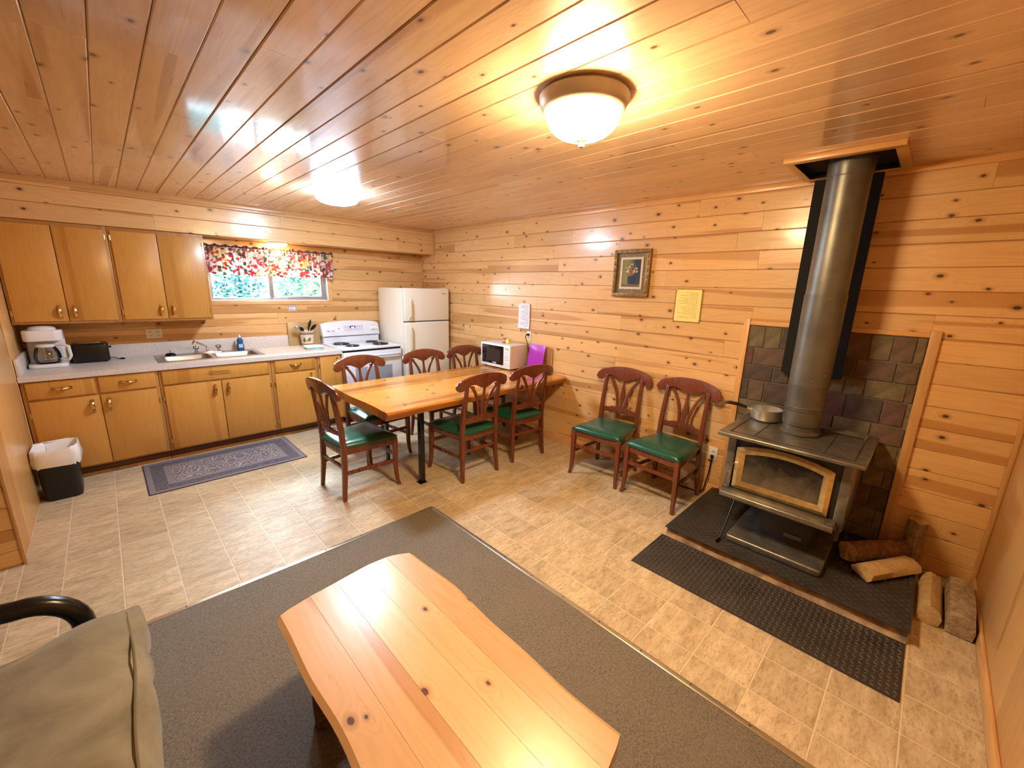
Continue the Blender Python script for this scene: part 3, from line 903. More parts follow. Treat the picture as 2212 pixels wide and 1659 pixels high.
# ------------------------------------------------------------------ outlets, sign, papers
def outlet(x, y, z, axis, w, h, label, gangs):
    o = thing('wall_outlet', (x, y, z), label, 'outlet')
    def B(u0, u1, d0, d1, z0, z1):
        if axis == 'y':
            return (x + u0, x + u1, y - d1, y - d0, z + z0, z + z1)
        return (x - d1, x - d0, y + u0, y + u1, z + z0, z + z1)
    MB().box(*B(-w / 2, w / 2, 0.0015, .007, -h / 2, h / 2)).build('cover_plate', M_PLATE, o, bevel=.002)
    for g in gangs:
        for dz in (-.02, .02):
            s = MB().box(*B(g - .017, g + .017, .007, .0085, dz - .014, dz + .014)).build('socket', M_PLATE, o, bevel=.001)
            MB().box(*B(g - .008, g - .005, .0085, .0092, dz - .006, dz + .006)).box(*B(g + .005, g + .008, .0085, .0092, dz - .006, dz + .006)).build('slot', M_BLACK, s, smooth=False)
    return o
outlet(.328, YW, 1.127, 'y', .125, .095, 'double ivory outlet on the kitchen wall above the worktop', (-.03, .03))
outlet(XW, 1.095, .365, 'x', .07, .115, 'ivory outlet low on the long wall between chair and stove', (0,))
OUT = outlet(XW, 3.253, 1.13, 'x', .07, .115, 'ivory outlet on the long wall under the white notice', (0,))

def mk_print(name, paper, ink, lines, mx, my, strength=.8, head=0):
    """paper with rows of small unreadable print"""
    mt, nt, b = new_mat(name)
    g = N(nt, 'ShaderNodeTexCoord').outputs['Generated']
    s = N(nt, 'ShaderNodeSeparateXYZ', {0: g})
    ax_u, ax_v = s.outputs[mx], s.outputs[my]
    row = math_n(nt, 'MULTIPLY', ax_v, lines)
    fr_ = math_n(nt, 'FRACT', row)
    fl_ = math_n(nt, 'FLOOR', row)
    on = math_n(nt, 'MULTIPLY', math_n(nt, 'GREATER_THAN', fr_, .38), math_n(nt, 'LESS_THAN', fr_, .72))
    wn = N(nt, 'ShaderNodeTexWhiteNoise', {'W': fl_}, noise_dimensions='1D').outputs[0]
    end = mapr(nt, wn, 0, 1, .45, .92)
    ins = math_n(nt, 'MULTIPLY', math_n(nt, 'GREATER_THAN', ax_u, .12), math_n(nt, 'LESS_THAN', ax_u, end))
    ins = math_n(nt, 'MULTIPLY', ins, math_n(nt, 'MULTIPLY', math_n(nt, 'GREATER_THAN', ax_v, .07), math_n(nt, 'LESS_THAN', ax_v, .93)))
    vec = N(nt, 'ShaderNodeCombineXYZ', {0: math_n(nt, 'MULTIPLY', ax_u, 42.0), 1: math_n(nt, 'MULTIPLY', fl_, 7.3)}).outputs[0]
    gaps = mapr(nt, noise(nt, vec, 1.0, 1.0), .40, .46)
    f = math_n(nt, 'MULTIPLY', math_n(nt, 'MULTIPLY', on, ins), math_n(nt, 'MULTIPLY', gaps, strength))
    nt.links.new(mixc(nt, f, paper, ink), b.inputs['Base Color'])
    setp(b, Roughness=.55)
    return mt
# small sign under the window
sg = thing('small_sign', (1.64, YW, 1.325), 'small framed white sign under the kitchen window', 'sign')
MB().box(1.585, 1.69, YW - .007, YW - .0015, 1.325, 1.398).build('frame', plain('sign_cream', (.62, .52, .40), .5), sg, bevel=.002)
MB().box(1.60, 1.675, YW - .008, YW - .0068, 1.337, 1.387).build('printed_card', mk_print('sign_print', (.72, .72, .80), (.12, .12, .28), 3, 0, 2), sg, smooth=False)
bl = MB()
for z in (1.34, 1.384):
    bl.box(1.592, 1.683, YW - .0085, YW - .0068, z - .0015, z + .0015)
for xx in (1.598, 1.677):
    bl.box(xx - .0015, xx + .0015, YW - .0085, YW - .0068, 1.331, 1.393)
bl.build('dark_border', M_TOE, sg, smooth=False)
# white notice, curling at the edges
wn_ = thing('white_notice', (XW, 3.335, 1.21), 'white printed notice curling off the long wall above the outlet', 'notice')
def np_(u, v):
    curl = .030 * max(0, abs(2 * v - 1) - .55) ** 1.5 + (.02 * (1 - abs(2 * v - 1)) * max(0, u - .75))
    return (XW - .005 - curl - .012 * max(0, u - .7), 3.43 - .185 * u, 1.215 + .285 * v)
MB().shell(np_, 8, 12, (-.0012, 0, 0)).build('paper', mk_print('notice_print', (.80, .80, .86), (.10, .10, .16), 16, 1, 2, .75), wn_, angle=80)
# yellow notice on clear sleeve with four pins
yn = thing('yellow_notice', (XW, 1.455, 1.43), 'yellow printed notice pinned to the long wall below the painting', 'notice')
MB().box(XW - .0035, XW - .002, 1.34, 1.575, 1.425, 1.70).build('clear_sleeve', mk_glass('sleeve_film', (.97, .96, .93), .1, .03), yn, smooth=False)
MB().box(XW - .0055, XW - .004, 1.352, 1.563, 1.435, 1.695).build('paper', mk_print('yellow_print', (.92, .74, .24), (.30, .2, .03), 24, 1, 2, .7), yn, smooth=False)
for yy in (1.352, 1.562):
    for zz in (1.433, 1.692):
        MB().lathe([(.008, 0), (.007, -.004), (.003, -.006)], (XW - .0055, yy, zz), 10, 'x').build('pin', M_BRASS, yn)
# framed painting
pa = thing('framed_painting', (XW, 2.0, 1.62), 'small still life of flowers in a carved gilt frame', 'painting')
py0, py1, pz0, pz1 = 1.815, 2.175, 1.62, 2.035
M_GILT = plain('aged_gilt', (.30, .18, .065), .4, .5, vary=.45, vscale=40, bumps=.5, bscale=90)
M_GILT2 = plain('grey_gilt', (.20, .135, .07), .5, .3, vary=.3, vscale=50)
fb = MB()
w_ = .033
fb.prism([(py0, pz0), (py1, pz0), (py1, pz1), (py0, pz1)], XW - .02, XW - .002, 'x')
fb.build('backing', M_GILT2, pa)
for (a, b_, c_, d_) in ((py0, py1, pz0, pz0 + w_), (py0, py1, pz1 - w_, pz1), (py0, py0 + w_, pz0 + w_, pz1 - w_), (py1 - w_, py1, pz0 + w_, pz1 - w_)):
    rail = MB().box(XW - .042, XW - .02, a, b_, c_, d_).build('frame_rail', M_GILT, pa, bevel=.006)
    horiz = (b_ - a) > (d_ - c_)
    L_ = (b_ - a) if horiz else (d_ - c_)
    n = max(3, int(L_ / .05))
    for k in range(n):
        t = (k + .5) / n
        yy, zz = (a + L_ * t, (c_ + d_) / 2) if horiz else ((a + b_) / 2, c_ + L_ * t)
        ry, rz = (.019, .011) if horiz else (.011, .019)
        MB().loft([[(XW - xd, yy + ry * s_ * math.cos(2 * PI * q / 8), zz + rz * s_ * math.sin(2 * PI * q / 8)) for q in range(8)] for xd, s_ in ((.041, 1), (.047, .75), (.05, .3))]).build('carved_scallop', M_GILT, rail)
i_ = .068
lf = MB()
for (a, b_, c_, d_) in ((py0 + i_, py1 - i_, pz0 + i_, pz0 + i_ + .02), (py0 + i_, py1 - i_, pz1 - i_ - .02, pz1 - i_), (py0 + i_, py0 + i_ + .02, pz0 + i_ + .02, pz1 - i_ - .02), (py1 - i_ - .02, py1 - i_, pz0 + i_ + .02, pz1 - i_ - .02)):
    lf.box(XW - .027, XW - .02, a, b_, c_, d_)
lf.build('linen_liner', plain('linen', (.66, .58, .45), .8), pa, bevel=.001)
i_ += .02
def mk_canvas():
    mt, nt, b = new_mat('painted_canvas')
    g = N(nt, 'ShaderNodeTexCoord').outputs['Generated']
    s = N(nt, 'ShaderNodeSeparateXYZ', {0: g})
    n1 = noise(nt, g, 7.0, 4.0, .7, 1.0)
    c = mixc(nt, mapr(nt, math_n(nt, 'ADD', s.outputs[1], math_n(nt, 'MULTIPLY', n1, .5)), .55, .95), (.02, .03, .035), (.22, .22, .07))
    c = mixc(nt, mapr(nt, math_n(nt, 'ADD', s.outputs[2], math_n(nt, 'MULTIPLY', n1, .12)), .20, .13), c, (.16, .085, .04))
    nt.links.new(c, b.inputs['Base Color'])
    setp(b, Roughness=.6)
    bump(nt, b, n1, .3, .003)
    return mt
MB().box(XW - .0215, XW - .02, py0 + i_, py1 - i_, pz0 + i_, pz1 - i_).build('canvas', mk_canvas(), pa, smooth=False)
pc = ((py0 + py1) / 2, (pz0 + pz1) / 2)
vase = [(-.028, -.095), (.028, -.095), (.036, -.06), (.03, -.03), (.036, -.022), (-.036, -.022), (-.03, -.03), (-.036, -.06)]
MB().prism([(pc[0] + u, pc[1] + v) for u, v in vase], XW - .0228, XW - .0214, 'x').build('painted_vase', plain('paint_navy', (.008, .012, .03), .5), pa)
rp = random.Random(4)
for nm, cc, n in (('red_strokes', (.36, .08, .06), 34), ('white_strokes', (.75, .72, .58), 22), ('green_strokes', (.20, .24, .05), 16)):
    mb = MB()
    for k in range(n):
        a = rp.uniform(.12 * PI, .88 * PI)
        d = rp.uniform(.01, .10) if nm != 'white_strokes' else rp.uniform(.04, .105)
        y_, z_ = pc[0] + d * .72 * math.cos(a), pc[1] - .02 + d * math.sin(a)
        L_, W_ = rp.uniform(.018, .036), rp.uniform(.006, .011)
        ang = a + rp.uniform(-.5, .5)
        dx, dz = math.cos(ang) * L_ / 2, math.sin(ang) * L_ / 2
        ex, ez = -math.sin(ang) * W_ / 2, math.cos(ang) * W_ / 2
        mb.prism([(y_ - dx, z_ - dz), (y_ + ex, z_ + ez), (y_ + dx, z_ + dz), (y_ - ex, z_ - ez)], XW - .0235 - k * .00002, XW - .0214, 'x')
    mb.build(nm, plain('paint_' + nm, cc, .5), pa, smooth=False)

# ------------------------------------------------------------------ range
rx0, rx1, ryf, ryb = 1.925, 2.690, 4.785, 5.465
M_RANGE = plain('range_white', (.74, .77, .86), .2)
rg = thing('electric_range', ((rx0 + rx1) / 2, 5.1, 0), 'white electric coil range with control panel beside the refrigerator', 'range')
MB().box(rx0, rx1, ryf + .012, ryb, .07, .89).build('body', M_RANGE, rg, bevel=.004)
box_part('plinth', M_BLACK, rg, rx0 + .02, rx1 - .02, ryf + .06, ryb - .02, 0.0, .07)
box_part('cooktop', M_RANGE, rg, rx0 - .002, rx1 + .002, ryf - .012, ryb, .8955, .918, .006, 3)
box_part('front_gap', M_BLACK, rg, rx0 + .006, rx1 - .006, ryf + .004, ryf + .03, .875, .895, 0)
dr = box_part('oven_door', M_RANGE, rg, rx0 + .006, rx1 - .006, ryf - .012, ryf + .012, .27, .872, .006)
box_part('oven_window', plain('oven_glass', (.30, .33, .42), .12), dr, rx0 + .14, rx1 - .14, ryf - .0135, ryf - .011, .40, .68, .001)
hb = MB().tube([(rx0 + .04, ryf - .012, .815), (rx0 + .045, ryf - .048, .82), (rx0 + .09, ryf - .055, .82), (rx1 - .09, ryf - .055, .82), (rx1 - .045, ryf - .048, .82), (rx1 - .04, ryf - .012, .815)], .014, 10)
hb.build('oven_handle', M_RANGE, dr)
box_part('drawer', M_RANGE, rg, rx0 + .006, rx1 - .006, ryf - .008, ryf + .012, .085, .262, .006)
bgp = MB()
prof = []
for k in range(13):
    t = k / 12
    xx = rx0 + (rx1 - rx0) * t
    prof.append((xx, 1.165 + .03 * math.sin(PI * t) ** .7 if 0 < k < 12 else 1.155))
poly = [(rx0, 1.005), (rx1, 1.005)] + prof[::-1]
def lean(z):
    return 5.352 + (z - 1.005) * .32
f_r = [(u, lean(v), v) for u, v in poly]
b_r = [(u, ryb, v) for u, v in poly]
bg_ = MB().loft([f_r, b_r]).build('backguard', M_RANGE, rg, bevel=.006)
box_part('backguard_riser', M_RANGE, rg, rx0 + .012, rx1 - .012, 5.37, ryb, .918, 1.004, .002)
box_part('vent_gap', M_BLACK, rg, rx0 + .02, rx1 - .02, 5.362, 5.40, .998, 1.0065, 0)
def on_guard(name, x0, x1, z0, z1, mat, d=.003, par=bg_):
    r0 = [(x0, lean(z0) - d, z0), (x1, lean(z0) - d, z0), (x1, lean(z1) - d, z1), (x0, lean(z1) - d, z1)]
    r1 = [(p[0], p[1] + d + .001, p[2]) for p in r0]
    return MB().loft([r0, r1]).build(name, mat, par, smooth=False)
on_guard('control_panel', 2.205, 2.465, 1.06, 1.135, plain('panel_lilac', (.62, .63, .80), .3))
ds = on_guard('clock_display', 2.285, 2.36, 1.095, 1.125, M_BLACK, .0045)
on_guard('clock_digits', 2.302, 2.345, 1.099, 1.113, mk_emit('clock_glow', (.75, .92, 1.0), 1.2), .006)
for k, xx in enumerate((2.215, 2.245, 2.38, 2.41, 2.44, 2.26, 2.30, 2.34, 2.38)):
    zz = 1.112 if k < 5 else 1.078
    on_guard('panel_button', xx, xx + .017, zz, zz + .006, plain('button_grey', (.35, .35, .5), .4), .0042)
for xx in (2.0, 2.055, 2.585, 2.64):
    zz = 1.085
    q = Vector((xx, lean(zz), zz))
    nrm = Vector((0, -1, .32)).normalized()
    rings = []
    for d_, rr_ in ((0, .026), (.008, .025), (.012, .019), (.028, .017), (.031, .013)):
        ring = []
        sx = Vector((1, 0, 0)); sy = nrm.cross(sx)
        for j in range(16):
            a = 2 * PI * j / 16
            ring.append(tuple(q + nrm * d_ + (sx * math.cos(a) + sy * math.sin(a)) * rr_))
        rings.append(ring)
    MB().loft(rings).build('knob', M_WHITE, bg_)
on_guard('indicator_lamp', 2.135, 2.145, 1.093, 1.103, M_BLACK, .003)
for bxx, byy, br in ((2.09, 5.22, .10), (2.13, 4.98, .078), (2.50, 5.22, .078), (2.50, 4.98, .10)):
    bn = MB().lathe([(br + .012, .9185), (br + .014, .921), (br + .006, .9215), (br - .012, .9192)], (bxx, byy, 0), 28).build('drip_pan', M_CHROME, rg)
    pts = []
    for k in range(4 * 20 + 1):
        a = 2 * PI * k / 20
        rr_ = .018 + (br - .022) * k / 80
        pts.append((bxx + rr_ * math.cos(a), byy + rr_ * math.sin(a), .928))
    MB().tube(pts, .0075, 6).build('coil', M_BLACK, bn)

# ------------------------------------------------------------------ refrigerator
fx0, fx1, fyf, fyb, fz = 2.745, 3.432, 4.752, 5.46, 1.635
fg = thing('refrigerator', ((fx0 + fx1) / 2, 5.1, 0), 'cream top-freezer refrigerator in the kitchen corner', 'refrigerator')
MB().box(fx0, fx1, fyf + .065, fyb, .03, fz - .004).build('body', M_CREAM, fg, bevel=.006)
fd = MB().box(fx0, fx1, fyf, fyf + .058, 1.212, fz).build('freezer_door', M_CREAM, fg, bevel=.012, seg=3)
ld = MB().box(fx0, fx1, fyf, fyf + .058, .10, 1.200).build('fresh_food_door', M_CREAM, fg, bevel=.012, seg=3)
box_part('gasket', M_BLACK, fg, fx0 + .01, fx1 - .01, fyf + .03, fyf + .066, .1, fz - .01, 0)
box_part('kick_grille', M_BLACK, fg, fx0 + .02, fx1 - .02, fyf + .05, fyf + .07, .03, .095)
def fr_handle(par, z0, z1):
    mb = MB()
    hx = fx0 + .055
    rings = []
    for z, d, hw in ((z0, 0, .013), (z0 + .012, .018, .014), (z0 + .05, .042, .014), (z1 - .05, .042, .014), (z1 - .012, .018, .014), (z1, 0, .013)):
        rings.append([(hx - hw, fyf - d - .001, z), (hx + hw, fyf - d - .001, z), (hx + hw, fyf - d - .015, z), (hx - hw, fyf - d - .015, z)])
    return mb.loft(rings).build('door_handle', plain('handle_cream', (.84, .81, .70), .3), par, bevel=.003)
fr_handle(fd, 1.225, 1.53)
fr_handle(ld, .80, 1.185)
box_part('badge', plain('badge_grey', (.30, .30, .31), .3, .7), fd, fx1 - .115, fx1 - .055, fyf - .0025, fyf + .001, 1.565, 1.575, .001)
box_part('hinge_cover', M_PLATE, fg, fx1 - .10, fx1 - .02, fyf + .02, fyf + .09, fz, fz + .012)
for sx in (fx0 + .06, fx1 - .06):
    for sy in (fyf + .12, fyb - .08):
        MB().lathe([(.02, 0.0), (.02, .031)], (sx, sy, 0), 10).build('foot', M_BLACK, fg)

# ------------------------------------------------------------------ valance on its rod
def mk_floral():
    mt, nt, b = new_mat('floral_cotton')
    oc = ocoord(nt)
    v1 = N(nt, 'ShaderNodeTexVoronoi', {'Vector': vmul(nt, oc, (1, 0.2, 1)), 'Scale': 42.0, 'Randomness': 1.0})
    cs = N(nt, 'ShaderNodeSeparateColor', {0: v1.outputs['Color']})
    n1 = noise(nt, oc, 45.0, 3.0, .7, 2.0)
    n2 = noise(nt, oc, 5.0, 2.0)
    c = mixc(nt, mapr(nt, n2, .52, .66), (.88, .82, .76), (.88, .70, .36))
    c = mixc(nt, mapr(nt, cs.outputs[0], .62, .66), c, (.66, .12, .15))
    c = mixc(nt, mapr(nt, cs.outputs[1], .86, .89), c, (.16, .22, .17))
    c = mixc(nt, mapr(nt, n1, .60, .66), c, (.14, .09, .08))
    nt.links.new(c, b.inputs['Base Color'])
    setp(b, Roughness=.9)
    tl = N(nt, 'ShaderNodeBsdfTranslucent', {0: c})
    mx = N(nt, 'ShaderNodeMixShader', {0: .45, 1: b.outputs[0], 2: tl.outputs[0]})
    nt.links.new(mx.outputs[0], nt.nodes['Material Output'].inputs[0])
    return mt
VX0, VX1, VY = 0.805, 2.135, 5.40
va = thing('window_valance', ((VX0 + VX1) / 2, VY, 1.74), 'gathered red and cream floral valance over the kitchen window', 'valance')
def val(u, v):
    if u < .93:
        t = u / .93
        x_ = VX0 + (VX1 - VX0) * t
        y_ = VY
    else:
        t = (u - .93) / .07
        x_ = VX1 + .012 * t
        y_ = VY + (YW - .012 - VY) * t
    amp = (.010 + .016 * (1 - v)) * (1 if u < .93 else .3)
    ph = u * 210 + 3 * math.sin(u * 23)
    y_ += amp * math.sin(ph) + .006 * math.sin(u * 61)
    z_ = 1.728 + .285 * v + (.010 * math.sin(u * 33) + .006 * math.sin(u * 81)) * (1 - v)
    if v > .9:
        y_ = VY + (y_ - VY) * .6 if u < .93 else y_
    return (x_, y_, z_)
MB().shell(val, 260, 10, (0, .0015, 0)).build('cloth', mk_floral(), va, angle=80)
MB().tube([(VX0 - .01, VY + .01, 1.995), (VX1 + .005, VY + .01, 1.995), (VX1 + .012, VY + .03, 1.995), (VX1 + .012, YW - .004, 1.995)], .008, 8).build('curtain_rod', M_TOE, va)
hd = MB()
def ruff(u, v):
    x_ = VX0 + (VX1 - VX0) * u
    return (x_, VY - .004 + .010 * math.sin(u * 260), 2.013 + (.022 + .008 * math.sin(u * 91)) * v)
MB().shell(ruff, 240, 2, (0, .0015, 0)).build('header_ruffle', plain('valance_header', (.12, .055, .045), .9, vary=.5, vscale=30), va, angle=80)

# ------------------------------------------------------------------ lamps
dm = thing('dome_ceiling_light', (1.487, 1.137, CE), 'lit frosted dome ceiling light with bronze rim above the coffee table', 'ceiling light')
M_BRONZE = plain('brushed_bronze', (.40, .345, .27), .42, .45, vary=.1)
MB().lathe([(.172, CE), (.180, CE - .012), (.176, CE - .03), (.165, CE - .055), (.158, CE - .062), (.150, CE - .068), (.148, CE - .062), (.14, CE - .03), (.02, CE - .02)], (1.487, 1.137, 0), 48).build('rim', M_BRONZE, dm)
pr = []
for k in range(11):
    a = PI / 2 * k / 10
    pr.append((.149 * math.cos(a) ** .8 if k < 10 else .004, CE - .064 - .098 * math.sin(a)))
MB().lathe(pr, (1.487, 1.137, 0), 40).build('glass_bowl', mk_emit('dome_glow', (1.0, .70, .36), DOME_WARM), dm)
MB().lathe([(.020, CE - .1605), (.021, CE - .165), (.010, CE - .172), (.013, CE - .18), (.010, CE - .188), (.002, CE - .192)], (1.487, 1.137, 0), 16).build('finial', M_BRONZE, dm)
kl = thing('flush_ceiling_light', (1.545, 3.72, CE), 'lit round white flush ceiling light over the kitchen floor', 'ceiling light')
MB().lathe([(.155, CE), (.157, CE - .04), (.15, CE - .046), (.02, CE - .046)], (1.545, 3.72, 0), 40).build('base_ring', M_WHITE, kl)
MB().lathe([(.166, CE - .042), (.170, CE - .052), (.165, CE - .068), (.145, CE - .085), (.10, CE - .099), (.05, CE - .105), (.004, CE - .107)], (1.545, 3.72, 0), 40).build('diffuser', mk_emit('disc_glow', (.64, .81, 1.0), DISC_COOL), kl)
sl = thing('sink_light', (1.50, 5.315, SZ), 'lit shallow round lamp under the soffit above the sink', 'ceiling light')
MB().lathe([(.10, SZ - .001), (.10, SZ - .012), (.092, SZ - .018), (.02, SZ - .018)], (1.50, 5.315, 0), 32).build('base_ring', M_WHITE, sl)
MB().lathe([(.094, SZ - .016), (.09, SZ - .028), (.06, SZ - .040), (.004, SZ - .046)], (1.50, 5.315, 0), 32).build('diffuser', mk_emit('sink_glow', (1.0, .72, .40), SINK_LAMP), sl)

# ------------------------------------------------------------------ live-edge tops made of planks
def live_top(root, mapf, mat, wcuts, l0f, l1f, z0, z1, amp, seed, under=.02, n=28):
    rg_ = random.Random(seed)
    ph = [rg_.uniform(0, 6) for _ in range(6)]
    def wob(l, s):
        k = 0 if s < 0 else 3
        return amp * (.6 * math.sin(2.6 * l + ph[k]) + .4 * math.sin(6.1 * l + ph[k + 1]) + .18 * math.sin(14 * l + ph[k + 2]))
    last = len(wcuts) - 2
    for i, (a, b_) in enumerate(zip(wcuts, wcuts[1:])):
        rings = []
        for k in range(n + 1):
            t = k / n
            def pt(w, z, out=0.0):
                l0, l1 = l0f(w), l1f(w)
                l = l0 + (l1 - l0) * t
                return l, w + out, z
            lm = l0f((a + b_) / 2) + (l1f((a + b_) / 2) - l0f((a + b_) / 2)) * t
            e0 = wob(lm, -1) if i == 0 else 0
            e1 = wob(lm, 1) if i == last else 0
            g0 = 0.0002 if i else 0
            g1 = 0.0002 if i < last else 0
            sec = []
            A, B_ = a + g0 + e0, b_ - g1 + e1
            cha = .0004
            if i == 0:
                sec += [(A + .012, z1), ]
            else:
                sec += [(A + cha, z1)]
            mids = [A + (B_ - A) * q for q in (.33, .66)]
            sec += [(mids[0], z1), (mids[1], z1)]
            if i == last:
                sec += [(B_ - .012, z1), (B_ + .004, z1 - .012), (B_ - .004, z1 - .03), (B_ - under, z0)]
            else:
                sec += [(B_ - cha, z1), (B_, z1 - cha), (B_, z1 - .03), (B_, z0)]
            if i == 0:
                sec += [(A + under, z0), (A + .004, z1 - .03), (A - .004, z1 - .012)]
            else:
                sec += [(A, z0), (A, z1 - .03), (A, z1 - cha)]
            rings.append([mapf(*pt(w, z)) for w, z in sec])
        MB().loft(rings).build('plank', mat, root, smooth=False)

# dining table, fixed to the wall at its far end
dt = thing('dining_table', (2.42, 3.2, 0), 'long live-edge pine dining table fixed to the wall, black steel legs', 'table')
TZ = .755
def dend(w):
    return 1.372 + .006 * math.sin(9 * w)
live_top(dt, lambda l, w, z: (l, w, z), M_TABLE, (2.675, 2.90, 3.12, 3.33, 3.54, 3.752), dend, lambda w: XW - .022, TZ - .068, TZ, .016, 3, .03)
for yy in (2.875, 3.46):
    lg = MB().box(1.755, 1.761, yy - .022, yy + .022, .006, TZ - .075).box(1.761, 1.795, yy + .016 if yy > 3 else yy - .022, yy + .022 if yy > 3 else yy - .016, .006, TZ - .075)
    lg.box(1.735, 1.805, yy - .035, yy + .035, 0.0002, .006)
    lg.build('leg', M_BLACKM, dt, bevel=.001)
box_part('cross_bar', M_BLACKM, dt, 1.75, 1.80, 2.80, 3.56, TZ - .0755, TZ - .0685, .001)
for yy in (2.95, 3.45):
    MB().prism([(XW - .024, TZ - .069), (XW - .30, TZ - .069), (XW - .30, TZ - .095), (XW - .05, TZ - .32), (XW - .024, TZ - .32)], yy - .022, yy + .022, 'y').build('wall_bracket', M_TABLE_EDGE, dt, bevel=.003)

# ------------------------------------------------------------------ chairs
M_VINYL = plain('green_vinyl', (.006, .085, .05), .27, bumps=.12, bscale=350, coat=.2)
def sq(cx_, cy_, hx, hy, z):
    return [(cx_ - hx, cy_ - hy, z), (cx_ + hx, cy_ - hy, z), (cx_ + hx, cy_ + hy, z), (cx_ - hx, cy_ + hy, z)]
def back_y(z):
    pts = [(0, -.222), (.20, -.204), (.43, -.196), (.60, -.208), (.78, -.236), (.96, -.270)]
    for (z0, y0), (z1, y1) in zip(pts, pts[1:]):
        if z <= z1:
            return y0 + (y1 - y0) * (z - z0) / (z1 - z0)
    return pts[-1][1]
def make_chair():
    root = thing('dining_chair', (0, 0, 0), 'chair', 'chair', 'mahogany dining chairs with green seats')
    # cushion
    def P(s, t, top):
        r_ = .22
        a = abs(s) ** 5 + abs(t) ** 5
        k = 1 - .06 * max(0, abs(s) + abs(t) - 1.4)
        y_ = .238 * t * k + .012
        hw = .195 + .052 * (t + 1) / 2
        edge = max(abs(s), abs(t))
        z_ = .444 + (.036 * (1 - edge ** 6) if top else 0)
        return (hw * s * k, y_, z_)
    mb = MB()
    n = 14
    mb.grid(lambda u, v: P(2 * u - 1, 2 * v - 1, True), n, n)
    top_n = len(mb.v)
    rim_ = [i for i in range(0, n + 1)] + [i * (n + 1) + n for i in range(1, n + 1)] + [n * (n + 1) + j for j in range(n - 1, -1, -1)] + [i * (n + 1) for i in range(n - 1, 0, -1)]
    low = len(mb.v)
    for i in rim_:
        p = mb.v[i]
        mb.v.append((p[0] * .985, .012 + (p[1] - .012) * .985, .425))
    m_ = len(rim_)
    for i in range(m_):
        mb.f.append((rim_[i], rim_[(i + 1) % m_], low + (i + 1) % m_, low + i))
    mb.f.append(tuple(low + i for i in range(m_)))
    mb.build('seat', M_VINYL, root, angle=70)
    # apron
    ap = MB()
    fw, bw, yf, yb_ = .222, .178, .222, -.200
    for t0, t1 in (((-fw, yf), (fw, yf)), ((fw, yf), (bw, yb_)), ((bw, yb_), (-bw, yb_)), ((-bw, yb_), (-fw, yf))):
        d = (Vector(t1) - Vector(t0)).normalized()
        nn = Vector((-d.y, d.x)) * .010
        ap.loft([[(p[0] + s * nn.x, p[1] + s * nn.y, z) for s, z in ((-1, .372), (1, .372), (1, .4245), (-1, .4245))] for p in (t0, t1)])
    ap.build('seat_frame', M_CHAIR, root, bevel=.002)
    for s in (-1, 1):
        MB().loft([sq(s * .221, .224, .019, .019, .4235), sq(s * .221, .224, .0185, .0185, .30), sq(s * .222, .226, .0155, .0155, .14), sq(s * .226, .234, .0135, .0135, .05), sq(s * .232, .246, .0135, .0135, 0)]).build('front_leg', M_CHAIR, root, bevel=.003)
        rings = []
        for z in (0, .06, .13, .20, .30, .43, .52, .60, .70, .78, .86, .885):
            hw = .0135 + .004 * math.sin(PI * min(1, z / .9))
            hd_ = .014 + .006 * math.sin(PI * min(1, z / .9))
            xx = .196 - .020 * min(1, z / .88) + (.006 * (1 - z / .2) if z < .2 else 0)
            rings.append(sq(s * xx, back_y(z), hw, hd_, z))
        MB().loft(rings).build('back_leg', M_CHAIR, root, bevel=.003)
        MB().loft([[(s * x_, y_, z_) for x_, y_, z_ in ((xx - .008, yy, .205), (xx + .008, yy, .205), (xx + .008, yy, .235), (xx - .008, yy, .235))] for xx, yy in ((.212, .215), (.184, -.205))]).build('stretcher', M_CHAIR, root, bevel=.002)
    box_part('stretcher', M_CHAIR, root, -.205, .205, .215, .233, .262, .292, .003)
    box_part('stretcher', M_CHAIR, root, -.178, .178, -.216, -.200, .262, .29, .003)
    # crest rail: arched top, scrolled ends, ogee underside
    us = [i / 32 * 2 - 1 for i in range(33)]
    HW = .280
    def top_z(u):
        a = abs(u)
        z = .968 - .062 * a ** 2.2
        if a > .86:
            q = (a - .86) / .14
            z -= .042 * (1 - math.sqrt(max(0, 1 - q * q)))
        return z
    def bot_z(u):
        a = abs(u)
        if a > .70:
            q = (a - .85) / .15
            return .862 - .034 * math.sqrt(max(0, 1 - q * q))
        if a > .42:
            t = (a - .42) / .28
            return .878 - .016 * t * t
        t = a / .42
        return .836 + .042 * (.5 - .5 * math.cos(PI * min(1, t)))
    rings = []
    for u in us:
        zt_, zb_ = top_z(u), bot_z(u)
        if zt_ - zb_ < .006:
            zt_, zb_ = (zt_ + zb_) / 2 + .003, (zt_ + zb_) / 2 - .003
        bow = -.028 * (1 - u * u) + .012
        x_ = HW * u
        rings.append([(x_, back_y(zb_) + bow + .012, zb_), (x_, back_y(zt_) + bow + .012, zt_), (x_, back_y(zt_) + bow - .013, zt_), (x_, back_y(zb_) + bow - .013, zb_)])
    MB().loft(rings).build('crest_rail', M_CHAIR, root, bevel=.003)
    # lower back rail
    rings = []
    for i in range(13):
        u = i / 12 * 2 - 1
        zt_ = .575 + .012 * (1 if abs(u) < .55 else 0)
        bow = -.018 * (1 - u * u)
        rings.append([(.178 * u, back_y(.535) + bow + .009, .530), (.178 * u, back_y(.575) + bow + .009, zt_), (.178 * u, back_y(.575) + bow - .009, zt_), (.178 * u, back_y(.535) + bow - .009, .530)])
    MB().loft(rings).build('lower_rail', M_CHAIR, root, bevel=.002)
